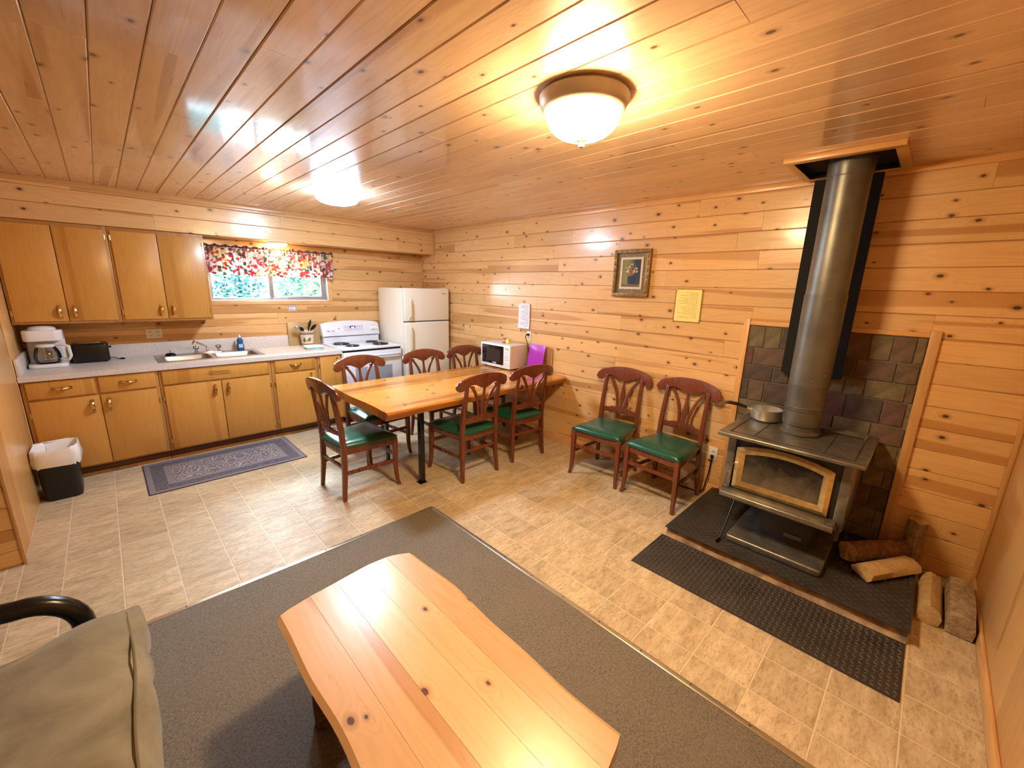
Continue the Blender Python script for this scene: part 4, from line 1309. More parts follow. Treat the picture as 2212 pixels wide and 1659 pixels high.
    # three splats
    def splat(fn, zs, wf):
        rings = []
        for z in zs:
            c_ = fn(z)
            y_ = back_y(z) - .020
            w_ = wf(z)
            rings.append([(c_ - w_, y_ + .007, z), (c_ + w_, y_ + .007, z), (c_ + w_, y_ - .007, z), (c_ - w_, y_ - .007, z)])
        return MB().loft(rings).build('splat', M_CHAIR, root, bevel=.002)
    zs = [.58 + .268 * k / 12 for k in range(13)]
    splat(lambda z: 0, zs, lambda z: .011 + .012 * math.exp(-((z - .685) / .055) ** 2))
    for s in (-1, 1):
        zs2 = [.58 + .292 * k / 14 for k in range(15)]
        def cf(z, s=s):
            t = (z - .58) / .28
            return s * (.036 + .030 * t + .075 * t ** 3)
        splat(cf, zs2, lambda z: .011 + .005 * ((z - .58) / .28) ** 2)
        MB().lathe([(.015, -.008), (.015, .008)], (s * .128, back_y(.853) - .020, .853), 14, 'y').build('splat_scroll', M_CHAIR, root, bevel=.002)
    return root
proto = make_chair()
CH = [  # x, y, heading of the seat (0 = +y), label
    (1.352, 3.195, -90 + 3, 'dining chair at the free end of the table, facing the microwave'),
    (1.79, 3.735, 180 + 4, 'dining chair on the kitchen side of the table in front of the range'),
    (2.52, 3.73, 180, 'dining chair on the kitchen side of the table in front of the refrigerator'),
    (3.11, 3.735, 180, 'dining chair half hidden behind the microwave'),
    (2.225, 2.845, 0, 'dining chair on the near side of the table beside the steel leg'),
    (2.875, 2.852, -5, 'dining chair on the near side of the table closest to the wall'),
    (3.168, 1.925, 90 + 5, 'dining chair against the long wall, nearer the dining table'),
    (3.168, 1.36, 90 - 4, 'dining chair against the long wall, right beside the wood stove'),
]
for i, (x, y, a, lab) in enumerate(CH):
    o = proto if i == 0 else copy_tree(proto)
    o.location = (x, y, 0)
    o.rotation_euler = (0, 0, R(a))
    o['label'] = lab

# ------------------------------------------------------------------ on the table
MX0, MX1, MY0, MY1, MZ0, MZ1 = 3.175, 3.452, 3.252, 3.752, .769, 1.038
mw = thing('microwave', ((MX0 + MX1) / 2, (MY0 + MY1) / 2, TZ), 'white microwave oven standing on the dining table by the wall', 'microwave')
MB().box(MX0 + .03, MX1, MY0, MY1, MZ0, MZ1).build('case', plain('microwave_case', (.70, .66, .63), .3), mw, bevel=.006)
MB().box(MX0, MX0 + .0295, MY0, MY1, MZ0, MZ1).build('front_panel', M_WHITE, mw, bevel=.006)
dg = MB().box(MX0 - .003, MX0 + .002, MY0 + .105, MY1 - .025, MZ0 + .035, MZ1 - .02).build('door_window', plain('dark_glass', (.008, .007, .007), .06), mw, bevel=.001)
box_part('viewing_mesh', plain('mesh_dark', (.035, .024, .017), .25), dg, MX0 - .0036, MX0 - .0031, MY0 + .16, MY1 - .10, MZ0 + .065, MZ1 - .06, 0)
box_part('logo_badge', plain('badge_white', (.7, .7, .68), .4), dg, MX0 - .0042, MX0 - .0031, MY0 + .225, MY0 + .27, MZ0 + .045, MZ0 + .056, 0)
ds = box_part('clock_display', M_BLACK, mw, MX0 - .002, MX0 + .001, MY0 + .03, MY0 + .078, MZ1 - .055, MZ1 - .032, 0)
box_part('clock_digits', mk_emit('green_digits', (.1, .9, .25), 1.5), ds, MX0 - .0028, MX0 - .0021, MY0 + .038, MY0 + .07, MZ1 - .049, MZ1 - .039, 0)
M_KEY = plain('key_grey', (.34, .37, .42), .5)
for r_ in range(8):
    for c_ in range(3):
        yy = MY0 + .024 + c_ * .022
        zz = MZ1 - .078 - r_ * .021
        if r_ == 5:
            continue
        box_part('key', M_KEY, mw, MX0 - .0015, MX0 + .001, yy, yy + (.013 if 1 < r_ < 5 else .016), zz - (.009 if 1 < r_ < 5 else .004), zz, 0)
for sx in (MX0 + .05, MX1 - .04):
    for sy in (MY0 + .04, MY1 - .04):
        MB().lathe([(.012, TZ + .0005), (.012, MZ0 + .002)], (sx, sy, 0), 10).build('foot', M_BLACK, mw)
cd_ = MB().tube([(XW - .02, 3.253, 1.152), (XW - .035, 3.27, 1.15), (XW - .03, 3.285, 1.12), (XW - .02, 3.262, 1.06), (XW - .025, 3.232, .99), (XW - .02, 3.226, .90), (XW - .03, 3.222, .80), (XW - .05, 3.21, .764), (XW - .12, 3.205, .7605), (XW - .20, 3.235, .7605), (XW - .24, 3.30, .7605)], .0042, 7)
cd_.box(XW - .03, XW - .0095, 3.24, 3.266, 1.138, 1.164)
cd_.build('power_cord', M_BLACK, mw)
for nm, lab, y0, y1, z1, cc in (('small_carton', 'tiny red carton on top of the microwave', 3.462, 3.505, 1.095, (.42, .03, .03)), ('small_carton', 'tiny yellow carton on top of the microwave', 3.405, 3.455, 1.092, (.72, .62, .12))):
    t_ = thing(nm, (3.32, (y0 + y1) / 2, MZ1), lab, 'carton')
    MB().box(3.295, 3.34, y0, y1, MZ1 + .0005, z1).build('box', plain(lab.split()[1] + '_card', cc, .5), t_, bevel=.001)
    MB().box(3.2940, 3.2952, y0 + .006, y1 - .006, MZ1 + .015, z1 - .014).build('printed_label', plain(lab.split()[1] + '_label', tuple(min(1, c_ + .35) for c_ in cc), .5), t_, smooth=False)
def leaning(name, lab, y0, y1, x0, h, th, mat, top, extra=None):
    t_ = thing(name, (x0, (y0 + y1) / 2, TZ), lab, name)
    k = (top - x0 - th) / h
    def pt(d, y, z):
        return (x0 + d + k * z, y, TZ + .001 + z)
    MB().loft([[pt(0, y0, 0), pt(0, y1, 0), pt(0, y1, h), pt(0, y0, h)], [pt(th, y0, 0), pt(th, y1, 0), pt(th, y1, h), pt(th, y0, h)]]).build('cover', mat, t_, bevel=.001)
    if extra:
        MB().loft([[pt(th * .25, y0 - .001, .004), pt(th * .25, y0 - .001, h - .006), pt(th * .25, y0 + .01, h - .006), pt(th * .25, y0 + .01, .004)], [pt(th * .8, y0 - .001, .004), pt(th * .8, y0 - .001, h - .006), pt(th * .8, y0 + .01, h - .006), pt(th * .8, y0 + .01, .004)]]).build('pages', extra, t_)
    return t_
leaning('folder', 'bright purple folder leaning on the wall beside the microwave', 2.955, 3.19, 3.375, .30, .006, plain('purple_plastic', (.42, .04, .55), .3), XW - .036)
leaning('book', 'brown-backed book standing behind the purple folder', 2.885, 3.11, 3.447, .27, .022, plain('brown_cover', (.34, .15, .05), .45), XW - .006, M_PAPER)

# ------------------------------------------------------------------ brick panel behind the stove
bp = thing('brick_panel', (XW, .48, .07), 'brown brick panel in a pine frame on the wall behind the wood stove', 'brick panel')
MB().box(XW - .003, XW + .012, BRK[0], BRK[1], .0785, BRK[3]).build('mortar', plain('mortar', (.19, .155, .105), .9, vary=.25, vscale=40, bumps=.4), bp, smooth=False)
def mk_brick(nm, c):
    return plain(nm, c, .8, vary=.35, vscale=14, bumps=.6, bscale=70)
BR = [mk_brick('brick_plum', (.12, .058, .05)), mk_brick('brick_brown', (.13, .08, .05)), mk_brick('brick_olive', (.155, .118, .06)), mk_brick('brick_dark', (.08, .053, .04))]
rb = random.Random(12)
z = BRK[3]
row = 0
hs = (.165, .13, .115, .16, .13, .16, .13, .16, .13, .12)
while z > .09 and row < len(hs):
    h = hs[row]
    z0 = max(z - h, .0785)
    y = BRK[1]
    soldier = h > .14
    if row % 2:
        y += .05
    while y > BRK[0]:
        w = rb.choice((.105, .11, .19)) if soldier else rb.choice((.20, .20, .105))
        a, b_ = max(BRK[0], y - w), min(BRK[1], y)
        if b_ - a > .03:
            MB().box(XW - .011 - rb.uniform(0, .003), XW - .002, a + .004, b_ - .004, z0 + .004, z - .004).build('brick', rb.choice(BR), bp, bevel=.003, seg=1)
        y -= w
    z = z0
    row += 1
M_FR = M_TRIMZ
for a in ((BRK[1], BRK[1] + .042, .0785, BRK[3] + .042), (BRK[0] - .048, BRK[0], .0785, BRK[3] + .042)):
    MB().box(XW - .022, XW - .0005, a[0], a[1], a[2], a[3]).build('frame_strip', M_TRIMZ, bp, bevel=.003)
MB().box(XW - .018, XW - .0005, BRK[0], BRK[1], BRK[3], BRK[3] + .03).build('frame_strip', M_TRIMY, bp, bevel=.003)

# ------------------------------------------------------------------ hearth and mats
HX0, HX1, HY0, HY1, HZ = 2.60, XW - .002, -.190, 1.052, .070
hp = thing('hearth_platform', (3.04, .43, 0), 'low hearth platform with worn brown front edge under the wood stove', 'hearth')
M_WORN = plain('worn_hearth_edge', (.36, .245, .15), .8, vary=.6, vscale=12, bumps=.5, bscale=40)
MB().box(HX0 + .022, HX1, HY0 + .012, HY1 - .012, 0.0005, HZ).build('core', M_WORN, hp)
MB().shell(lambda u, v: (HX0 + .02 - .02 * (1 - v) ** 2 + .004 * math.sin(u * 19), HY0 + (HY1 - HY0) * u, .0005 + (HZ - .001) * v), 24, 5, (.004, 0, 0)).build('front_edge', M_WORN, hp)
for y_ in (HY0, HY1 - .012):
    box_part('side_edge', M_WORN, hp, HX0 + .02, HX1, y_, y_ + .012, .0005, HZ - .001, .002)
def treads(x0, x1, y0, y1, z, keep=lambda x, y: True, p=.0255):
    mb = MB()
    nx, ny = int((x1 - x0) / p), int((y1 - y0) / p)
    for i in range(nx):
        for j in range(ny):
            x_, y_ = x0 + (i + .5) * p, y0 + (j + .5) * p
            if not keep(x_, y_):
                continue
            a = R(45) if (i + j) % 2 else R(-45)
            ux, uy = math.cos(a), math.sin(a)
            L_, W_ = .0125, .0042
            base = [(x_ + ux * L_, y_ + uy * L_), (x_ - uy * W_, y_ + ux * W_), (x_ - ux * L_, y_ - uy * L_), (x_ + uy * W_, y_ - ux * W_)]
            top = [(x_ + (q[0] - x_) * .55, y_ + (q[1] - y_) * .55) for q in base]
            o_ = len(mb.v)
            mb.v += [(q[0], q[1], z) for q in base] + [(q[0], q[1], z + .0036) for q in top]
            mb.f += [(o_ + 4, o_ + 5, o_ + 6, o_ + 7)] + [(o_ + k, o_ + (k + 1) % 4, o_ + 4 + (k + 1) % 4, o_ + 4 + k) for k in range(4)]
    return mb
hm = thing('hearth_mat', (3.04, .43, HZ), 'black diamond-tread rubber mat on top of the hearth under the stove', 'mat')
MB().box(HX0 - .006, HX1 - .002, HY0 - .006, HY1 + .006, HZ + .0005, HZ + .007).build('sheet', M_RUBBER, hm, bevel=.002)
treads(HX0, HX1 - .01, HY0, HY1, HZ + .007, lambda x_, y_: y_ > .72 or x_ < 2.72 or y_ < .17).build('raised_treads', M_RUBBER, hm, smooth=False, kind='stuff')
MF = (2.172, 2.60, -.190, 1.074)
fm = thing('floor_mat', (2.39, .44, 0), 'black diamond-tread rubber mat on the floor in front of the hearth', 'mat')
MB().box(MF[0], MF[1], MF[2], MF[3], .0003, .006).build('sheet', M_RUBBER, fm, bevel=.002)
treads(MF[0] + .006, MF[1], MF[2] + .004, MF[3], .006).build('raised_treads', plain('tread_highlight_rubber', (.12, .105, .095), .35, vary=.3, vscale=6), fm, smooth=False, kind='stuff')  # lighter than the sheet: the treads' greyish highlights put into their colour

# ------------------------------------------------------------------ wood stove
Z0 = HZ + .007
sv = thing('wood_stove', (3.1, .485, Z0), 'grey steel wood stove with arched brass-framed glass door', 'stove')
MB().prism(rrect(2.735, 3.36, .195, .715, .02), Z0 + .0005, Z0 + .045).build('base_plate', M_IRON, sv, bevel=.012, seg=3)
pd = []
for k in range(9):
    a = PI * k / 8 + PI / 2
    pd.append((2.98 + .06 * math.cos(a) * 1.0, .455 + .17 * math.sin(a)))
MB().prism([(3.28, .285), (3.28, .625)] + [(px, py) for px, py in pd], Z0 + .045, .372).build('pedestal', M_IRON_D, sv)
box_part('rating_plate', plain('label_grey', (.14, .14, .14), .5), sv, 2.9175, 2.9205, .335, .43, .165, .19, 0)
MB().box(2.868, 3.395, .175, .795, .365, .772).build('firebox', M_IRON_D, sv, bevel=.006)
for y0, y1 in ((.797, .815), (.155, .173)):
    box_part('side_panel', M_IRON, sv, 2.875, 3.39, y0, y1, .345, .770, .004)
for y0, y1 in ((.765, .815), (.155, .205)):
    box_part('corner_panel', M_IRON, sv, 2.852, 2.8745, y0, y1, .345, .770, .004)
tp = MB().box(2.745, 3.425, .108, .858, .774, .802).build('top_plate', M_IRON, sv, bevel=.010, seg=3)
ins = MB()
for a in ((2.80, 2.806, .16, .80), (3.375, 3.381, .16, .80), (2.806, 3.375, .16, .166), (2.806, 3.375, .794, .80), (2.806, 3.375, .30, .304), (2.806, 3.375, .66, .664)):
    ins.box(a[0], a[1], a[2], a[3], .8015, .8045)
ins.build('top_seam', M_IRON_D, tp, smooth=False)
for k in range(3):
    box_part('trivet_bar', M_IRON, tp, 3.27 + k * .035, 3.282 + k * .035, .155, .40, .815, .823, .002)
tv = MB()
for yy in (.16, .388):
    tv.box(3.268, 3.355, yy, yy + .010, .8022, .8155)
tv.build('trivet_foot', M_IRON, tp, bevel=.001)
lp = MB().prism([(2.865, .405), (2.725, .420), (2.715, .412), (2.715, .386), (2.728, .378), (2.865, .372)], .185, .785, 'y').build('ash_lip', M_IRON, sv, bevel=.004)
def arch(y0, y1, z0, z1, rise, n=12):
    pts = [(y0, z0), (y1, z0)]
    for k in range(n + 1):
        t = k / n
        pts.append((y1 + (y0 - y1) * t, z1 + rise * (1 - (2 * t - 1) ** 2)))
    return pts
dO, dI = arch(.235, .755, .412, .690, .045), arch(.285, .700, .468, .655, .032)
fr_ = MB()
n = len(dO)
for d0, d1, xa, xb in ((dO, dI, 2.842, 2.842),):
    ring = lambda P_, x_: [(x_, p[0], p[1]) for p in P_]
    mid = [((a[0] * .55 + b_[0] * .45), (a[1] * .55 + b_[1] * .45)) for a, b_ in zip(dO, dI)]
    R_ = [ring(dO, 2.868), ring(dO, 2.848), ring(mid, 2.834), ring(dI, 2.846), ring(dI, 2.868)]
    fr_.loft(R_, caps=False)
door = fr_.build('door_frame', M_GOLD, sv, angle=30)
def mk_soot():
    mt, nt, b = new_mat('sooty_glass')
    oc = ocoord(nt)
    s = N(nt, 'ShaderNodeSeparateXYZ', {0: oc})
    n1 = noise(nt, oc, 9.0, 5.0, .6, .8)
    f = math_n(nt, 'ADD', mapr(nt, s.outputs[2], .06, -.12, 0, .75), math_n(nt, 'MULTIPLY', math_n(nt, 'SUBTRACT', n1, .5), 1.1))
    nt.links.new(mixc(nt, math_n(nt, 'MULTIPLY', f, 1.0, True), (.012, .010, .008), (.20, .155, .10)), b.inputs['Base Color'])
    setp(b, Roughness=.25)
    return mt
MB().prism(arch(.280, .705, .463, .658, .034), 2.850, 2.857, 'x').build('door_glass', mk_soot(), sv)
sp_ = []
for k in range(13 * 10 + 1):
    a = 2 * PI * k / 10
    sp_.append((2.80 + .010 * math.cos(a), .772 + .010 * math.sin(a), .425 + .115 * k / 130))
hdl = MB().tube(sp_, .0028, 5).tube([(2.80, .772, .42), (2.80, .772, .55), (2.81, .767, .575), (2.85, .755, .58)], .004, 6)
hdl.build('spring_handle', M_CHROME, sv)
box_part('air_control', M_IRON, sv, 2.73, 2.75, .19, .215, .4215, .432, .002)
ra = MB().prism([(2.80, .372), (2.80, .31), (2.868, .345), (2.868, .372)], .160, .178, 'y').build('lip_bracket', M_IRON_D, sv)

PX, PY = 3.13, .485
pp = thing('stove_pipe', (PX, PY, .804), 'dull grey steel stove pipe rising to the ceiling', 'stove pipe')
PR = .104
MB().lathe([(.112, .8055), (.112, .818), (.096, .83), (.096, .86), (.104, .865), (.104, .885)], (PX, PY, 0), 36).build('collar', M_PIPE, pp)
MB().lathe([(PR, .885), (PR, .958), (PR + .004, .962), (PR + .004, .968), (PR, .972), (PR + .004, .976), (PR + .004, .982), (PR, .986), (PR, 1.13)], (PX, PY, 0), 36).build('pipe_section', M_PIPE, pp)
MB().lathe([(PR + .0035, 1.125), (PR + .0035, 1.68)], (PX, PY, 0), 36).build('pipe_section', M_PIPE, pp)
MB().lathe([(PR, 1.675), (PR, 2.33), (PR + .0035, 2.332), (PR + .0035, CE + .004)], (PX, PY, 0), 36).build('pipe_section', M_PIPE, pp)
for zz, a in ((1.16, 195), (1.20, 230), (1.655, 200), (2.08, 195)):
    a = R(a)
    MB().lathe([(.005, 0), (.004, .003), (.001, .004)], (PX + (PR + .002) * math.cos(a), PY + (PR + .002) * math.sin(a), zz), 8).build('screw', M_STEEL, pp)
hs_ = thing('heat_shield', (3.41, .535, 1.135), 'flat black sheet metal heat shield behind the stove pipe', 'heat shield')
MB().box(3.405, 3.408, .362, .703, 1.135, 2.395).build('sheet', M_MATT, hs_, smooth=False)
for yy in (.362, .700):
    MB().box(3.408, 3.432, yy, yy + .003, 1.135, 2.395).build('flange', M_MATT, hs_, smooth=False)
for zz in (1.52, 2.2):
    MB().box(3.408, XW - .0005, .52, .55, zz, zz + .03).build('spacer', M_STEEL, hs_, smooth=False)
cbx = thing('chimney_box', ((BOXH[0] + BOXH[1]) / 2, (BOXH[2] + BOXH[3]) / 2, CE - .05), 'pine-trimmed black chimney opening in the ceiling around the stove pipe', 'chimney box')
x0, x1, y0, y1 = BOXH
MB().box(x0, x1, y0, y1, CE + .006, CE + .0105).build('inner_panel', M_MATT, cbx, smooth=False)
lin = MB()
for a in ((x0, x0 + .004, y0, y1), (x1 - .004, x1, y0, y1), (x0 + .004, x1 - .004, y0, y0 + .004), (x0 + .004, x1 - .004, y1 - .004, y1)):
    lin.box(a[0], a[1], a[2], a[3], CE - .028, CE + .006)
lin.build('black_liner', M_MATT, cbx, smooth=False)
for a, mt_ in (((x0 - .05, x0, y0 - .045, y1 + .045), M_TRIMY), ((x1, x1 + .035, y0 - .045, y1 + .045), M_TRIMY), ((x0, x1, y0 - .045, y0), M_TRIMX), ((x0, x1, y1, y1 + .045), M_TRIMX)):
    MB().box(a[0], a[1], a[2], a[3], CE - .030, CE - .0005).build('trim_board', mt_, cbx, bevel=.004)

# saucepan on the stove
SX, SY, SZ_ = 3.255, .715, .805
sn = thing('saucepan', (SX, SY, SZ_), 'dull aluminium saucepan with black handle on the stove top', 'saucepan')
M_PAN = plain('pan_aluminium', (.62, .58, .50), .35, .8, vary=.15)
MB().lathe([(.075, SZ_ + .0005), (.088, SZ_ + .006), (.096, SZ_ + .03), (.097, SZ_ + .078), (.100, SZ_ + .081), (.100, SZ_ + .084), (.094, SZ_ + .083), (.092, SZ_ + .03), (.083, SZ_ + .01), (.01, SZ_ + .007)], (SX, SY, 0), 32).build('pan_body', M_PAN, sn)
hd0 = Vector((-.30, .95, 0)).normalized()
P0 = Vector((SX, SY, SZ_ + .062))
MB().tube([P0 + hd0 * .094, P0 + hd0 * .125 + Vector((0, 0, .008))], .010, 8).build('ferrule', M_PAN, sn)
h_ = MB().tube([P0 + hd0 * .122 + Vector((0, 0, .008)), P0 + hd0 * .17 + Vector((0, 0, .022)), P0 + hd0 * .235 + Vector((0, 0, .030)), P0 + hd0 * .27 + Vector((0, 0, .026))], [.010, .012, .0125, .009], 10).build('handle', M_BLACK, sn)
rgp = P0 + hd0 * .275 + Vector((0, 0, .012))
MB().tube([rgp + (hd0 * math.cos(2 * PI * k / 12) + Vector((0, 0, 1)) * math.sin(2 * PI * k / 12)) * .014 for k in range(12)], .0022, 6, True).build('hanging_ring', M_CHROME, h_)

pk = thing('fire_poker', (2.73, .72, Z0), 'thin black fire poker leaning on the stove base', 'poker')
MB().tube([(2.70, .735, Z0 + .012), (2.80, .73, .21), (2.89, .722, .35)], .006, 8).build('rod', M_BLACKM, pk)
MB().tube([(2.66, .738, Z0 + .011), (2.70, .735, Z0 + .012)], .009, 8).build('tip', M_BLACKM, pk)

# ------------------------------------------------------------------ firewood
def mk_bark(nm, a, b_):
    mt, nt, bs = new_mat(nm)
    oc = ocoord(nt)
    n1 = noise(nt, oc, 24.0, 5.0, .7, 1.0)
    nt.links.new(mixc(nt, mapr(nt, n1, .35, .65), a, b_), bs.inputs['Base Color'])
    setp(bs, Roughness=.9)
    bump(nt, bs, n1, .8, .01)
    return mt
M_BARK = mk_bark('red_bark', (.10, .05, .022), (.28, .155, .075))
M_GREYW = mk_bark('grey_split_wood', (.22, .15, .085), (.48, .36, .22))
M_SPLIT = mk_bark('fresh_split_wood', (.46, .30, .125), (.62, .43, .20))
def log(label, p0, p1, sec, mat, seed, end_mat=M_SPLIT, group='split firewood by the hearth'):
    rg_ = random.Random(seed)
    p0, p1 = Vector(p0), Vector(p1)
    d = (p1 - p0)
    L_ = d.length
    d.normalize()
    up = Vector((0, 0, 1)) if abs(d.z) < .9 else Vector((1, 0, 0))
    s = d.cross(up).normalized()
    u_ = s.cross(d)
    root = thing('firewood_log', ((p0 + p1) / 2).to_tuple(), label, 'log', group)
    rings = []
    jit = [[rg_.uniform(-.004, .004) for _ in sec] for _ in range(4)]
    n_ = 10
    for k in range(n_ + 1):
        t = k / n_
        c_ = p0 + d * L_ * t
        f = t * 3
        i = min(2, int(f))
        ff = f - i
        rings.append([tuple(c_ + s * (a + jit[i][q] * (1 - ff) + jit[i + 1][q] * ff) + u_ * (b_ + .6 * (jit[i][q] * (1 - ff) + jit[i + 1][q] * ff)) + d * (jit[0][q] * 2 if k in (0, n_) else 0)) for q, (a, b_) in enumerate(sec)])
    MB().loft(rings, caps=False).build('bark_side', mat, root, angle=50)
    for k, sgn in ((0, -1), (n_, 1)):
        mb = MB()
        mb.v = rings[k]
        mb.f = [tuple(range(len(sec)))]
        c_ = sum((Vector(q) for q in rings[k]), Vector()) / len(sec)
        mb.v = [*rings[k], tuple(c_ + d * sgn * .002)]
        mb.f = [(i, (i + 1) % len(sec), len(sec)) for i in range(len(sec))]
        mb.build('cut_end', end_mat, root, smooth=False)
    return root
def rnd_sec(r0, n_=12, seed=0, fl=.2):
    rg_ = random.Random(seed)
    return [(r0 * (1 + rg_.uniform(-fl, fl) * .5) * math.cos(2 * PI * k / n_), r0 * (1 + rg_.uniform(-fl, fl) * .5) * math.sin(2 * PI * k / n_)) for k in range(n_)]
zh = Z0 + .001
log('round barked log lying on the hearth beside the stove', (3.06, .118, zh + .068), (3.355, -.108, zh + .068), rnd_sec(.062, 12, 1), M_BARK, 1)
log('pale split log lying in front of the barked log on the hearth', (2.935, .03, zh + .042), (3.255, -.165, zh + .042), [(-.06, -.03), (-.02, -.038), (.045, -.038), (.062, -.02), (.055, .01), (.01, .034), (-.035, .028), (-.062, 0)], M_SPLIT, 2)
log('short round log standing upright in the corner behind the others', (3.425, -.16, zh), (3.42, -.16, .335), rnd_sec(.045, 12, 5), M_GREYW, 3)
log('narrow grey split log on the floor right of the hearth', (2.875, -.262, .052), (3.26, -.262, .056), [(-.045, -.045), (0, -.05), (.04, -.045), (.05, 0), (.035, .04), (-.005, .058), (-.04, .03), (-.05, -.005)], M_SPLIT, 4)
log('wide rough grey log on the floor against the right wall', (2.86, -.372, .058), (3.28, -.375, .064), [(-.05, -.05), (0, -.055), (.05, -.05), (.056, 0), (.05, .045), (0, .06), (-.045, .05), (-.055, 0)], M_GREYW, 6, M_GREYW)

cbl = thing('floor_cable', (XW - .04, 1.15, 0), 'black cable lying at the wall foot beside the hearth', 'cable')
MB().tube([(XW - .012, 1.095, .33), (XW - .03, 1.10, .2), (XW - .045, 1.12, .03), (XW - .05, 1.16, .0065), (XW - .055, 1.28, .0065), (XW - .06, 1.34, .0065)], .005, 8).build('lead', M_BLACK, cbl)
MB().box(XW - .022, XW - .0095, 1.083, 1.107, .325, .355).build('plug', M_BLACK, cbl, bevel=.003)

# ------------------------------------------------------------------ trash can
bx_, by_ = -.418, 4.53
bn = thing('trash_can', (bx_, by_, 0), 'black plastic trash can lined with a white bag', 'trash can')
def bring(a, b_, z, r_=.045, w=0.0, seed=0):
    pts = rrect(bx_ - a, bx_ + a, by_ - b_, by_ + b_, r_, 6)
    rg_ = random.Random(seed)
    return [(p[0] + rg_.uniform(-w, w), p[1] + rg_.uniform(-w, w), z + rg_.uniform(-w, w)) for p in pts]
mb = MB().loft([bring(.098, .10, .001), bring(.102, .104, .02), bring(.118, .125, .40), bring(.121, .128, .405), bring(.112, .119, .405), bring(.097, .10, .03)], caps=False)
n = len(bring(.1, .1, 0))
mb.f.append(tuple(range(n)))
mb.f.append(tuple(5 * n + j for j in range(n)))
mb.build('can_body', plain('bin_black', (.004, .004, .0045), .35), bn)
MB().loft([bring(.124, .131, .275, .05, .010, 1), bring(.128, .136, .31, .05, .008, 2), bring(.127, .134, .36, .05, .008, 3), bring(.124, .131, .407, .05, .004, 4), bring(.118, .125, .414, .05, .004, 5), bring(.109, .116, .402, .05, .004, 6), bring(.102, .108, .30, .05, .008, 7), bring(.095, .10, .18, .05, .01, 8)], caps=False).build('bag_liner', M_BAG, bn, angle=80)

# ------------------------------------------------------------------ kitchen rug
def mk_rug():
    mt, nt, b = new_mat('grey_persian_rug')
    oc = ocoord(nt)
    s = N(nt, 'ShaderNodeSeparateXYZ', {0: oc})
    ax_ = math_n(nt, 'SUBTRACT', .59, math_n(nt, 'ABSOLUTE', s.outputs[0]))
    ay_ = math_n(nt, 'SUBTRACT', .365, math_n(nt, 'ABSOLUTE', s.outputs[1]))
    d = math_n(nt, 'MINIMUM', ax_, ay_)
    vor = N(nt, 'ShaderNodeTexVoronoi', {'Vector': oc, 'Scale': 13.0, 'Randomness': .6}, feature='F1')
    vor2 = N(nt, 'ShaderNodeTexVoronoi', {'Vector': oc, 'Scale': 34.0, 'Randomness': .7}, feature='DISTANCE_TO_EDGE')
    rings = math_n(nt, 'SINE', math_n(nt, 'MULTIPLY', vor.outputs['Distance'], 20.0))
    dark, mid, lite = (.10, .093, .115), (.17, .155, .18), (.50, .43, .41)
    field = mixc(nt, mapr(nt, rings, .35, .8), mid, lite)
    field = mixc(nt, mapr(nt, vor2.outputs[0], .05, .0, 0, .5), field, dark)
    bord = mixc(nt, mapr(nt, rings, .4, .9), dark, mid)
    plainb = (.26, .235, .25)
    c = mixc(nt, math_n(nt, 'GREATER_THAN', d, .175), bord, field)
    for lo, hi in ((.0, .045), (.135, .175)):
        band = math_n(nt, 'MULTIPLY', math_n(nt, 'GREATER_THAN', d, lo), math_n(nt, 'LESS_THAN', d, hi))
        c = mixc(nt, math_n(nt, 'MULTIPLY', band, .85), c, plainb)
    edge = math_n(nt, 'LESS_THAN', d, .008)
    c = mixc(nt, edge, c, (.03, .028, .045))
    nz = noise(nt, oc, 220.0, 2.0)
    c = mixc(nt, mapr(nt, nz, .3, .7, 0, .25), c, dark)
    nt.links.new(c, b.inputs['Base Color'])
    setp(b, Roughness=.95)
    bump(nt, b, nz, .4, .003)
    return mt
rg2 = MB().box(.045, 1.225, 4.065, 4.795, .0003, .006).build('kitchen_rug', mk_rug(), None, bevel=.002)
tag(rg2, 'faded grey-blue patterned rug in front of the sink', 'rug')

# ------------------------------------------------------------------ coffee table
cf_ = thing('coffee_table', (.59, .98, .009), 'live-edge pine coffee table on the carpet', 'coffee table')
def cl0(w):
    u = (w - .585) / .29
    return .375 + .035 * abs(u) ** 3
def cl1(w):
    u = (w - .585) / .29
    return 1.56 - .05 * abs(u) ** 4 + .012 * math.sin(u * 3)
M_COFFEE_Y = pine('coffee_pine_y', (0.70, 0.445, 0.225), (0.61, 0.355, 0.155), (0.46, 0.21, 0.075), rough=0.26, axis='Y', streak=0.62, knot_amount=0.15, vary=0.2)
live_top(cf_, lambda l, w, z: (w, l, z), M_COFFEE_Y, (.300, .425, .535, .655, .765, .872), cl0, cl1, .395, .45, .018, 9, .02, 30)
for xx in (.40, .77):
    for yy in (.55, 1.38):
        MB().loft([[(xx + r_ * math.cos(2 * PI * k / 10), yy + r_ * math.sin(2 * PI * k / 10), z_) for k in range(10)] for r_, z_ in ((.045, .0095), (.048, .1), (.045, .25), (.05, .394))]).build('leg', M_BARK, cf_)
for yy in (.55, 1.38):
    MB().tube([(.40, yy, .16), (.77, yy, .16)], .02, 8).build('stretcher', M_BARK, cf_)
MB().tube([(.585, .55, .16), (.585, 1.38, .16)], .02, 8).build('stretcher', M_BARK, cf_)

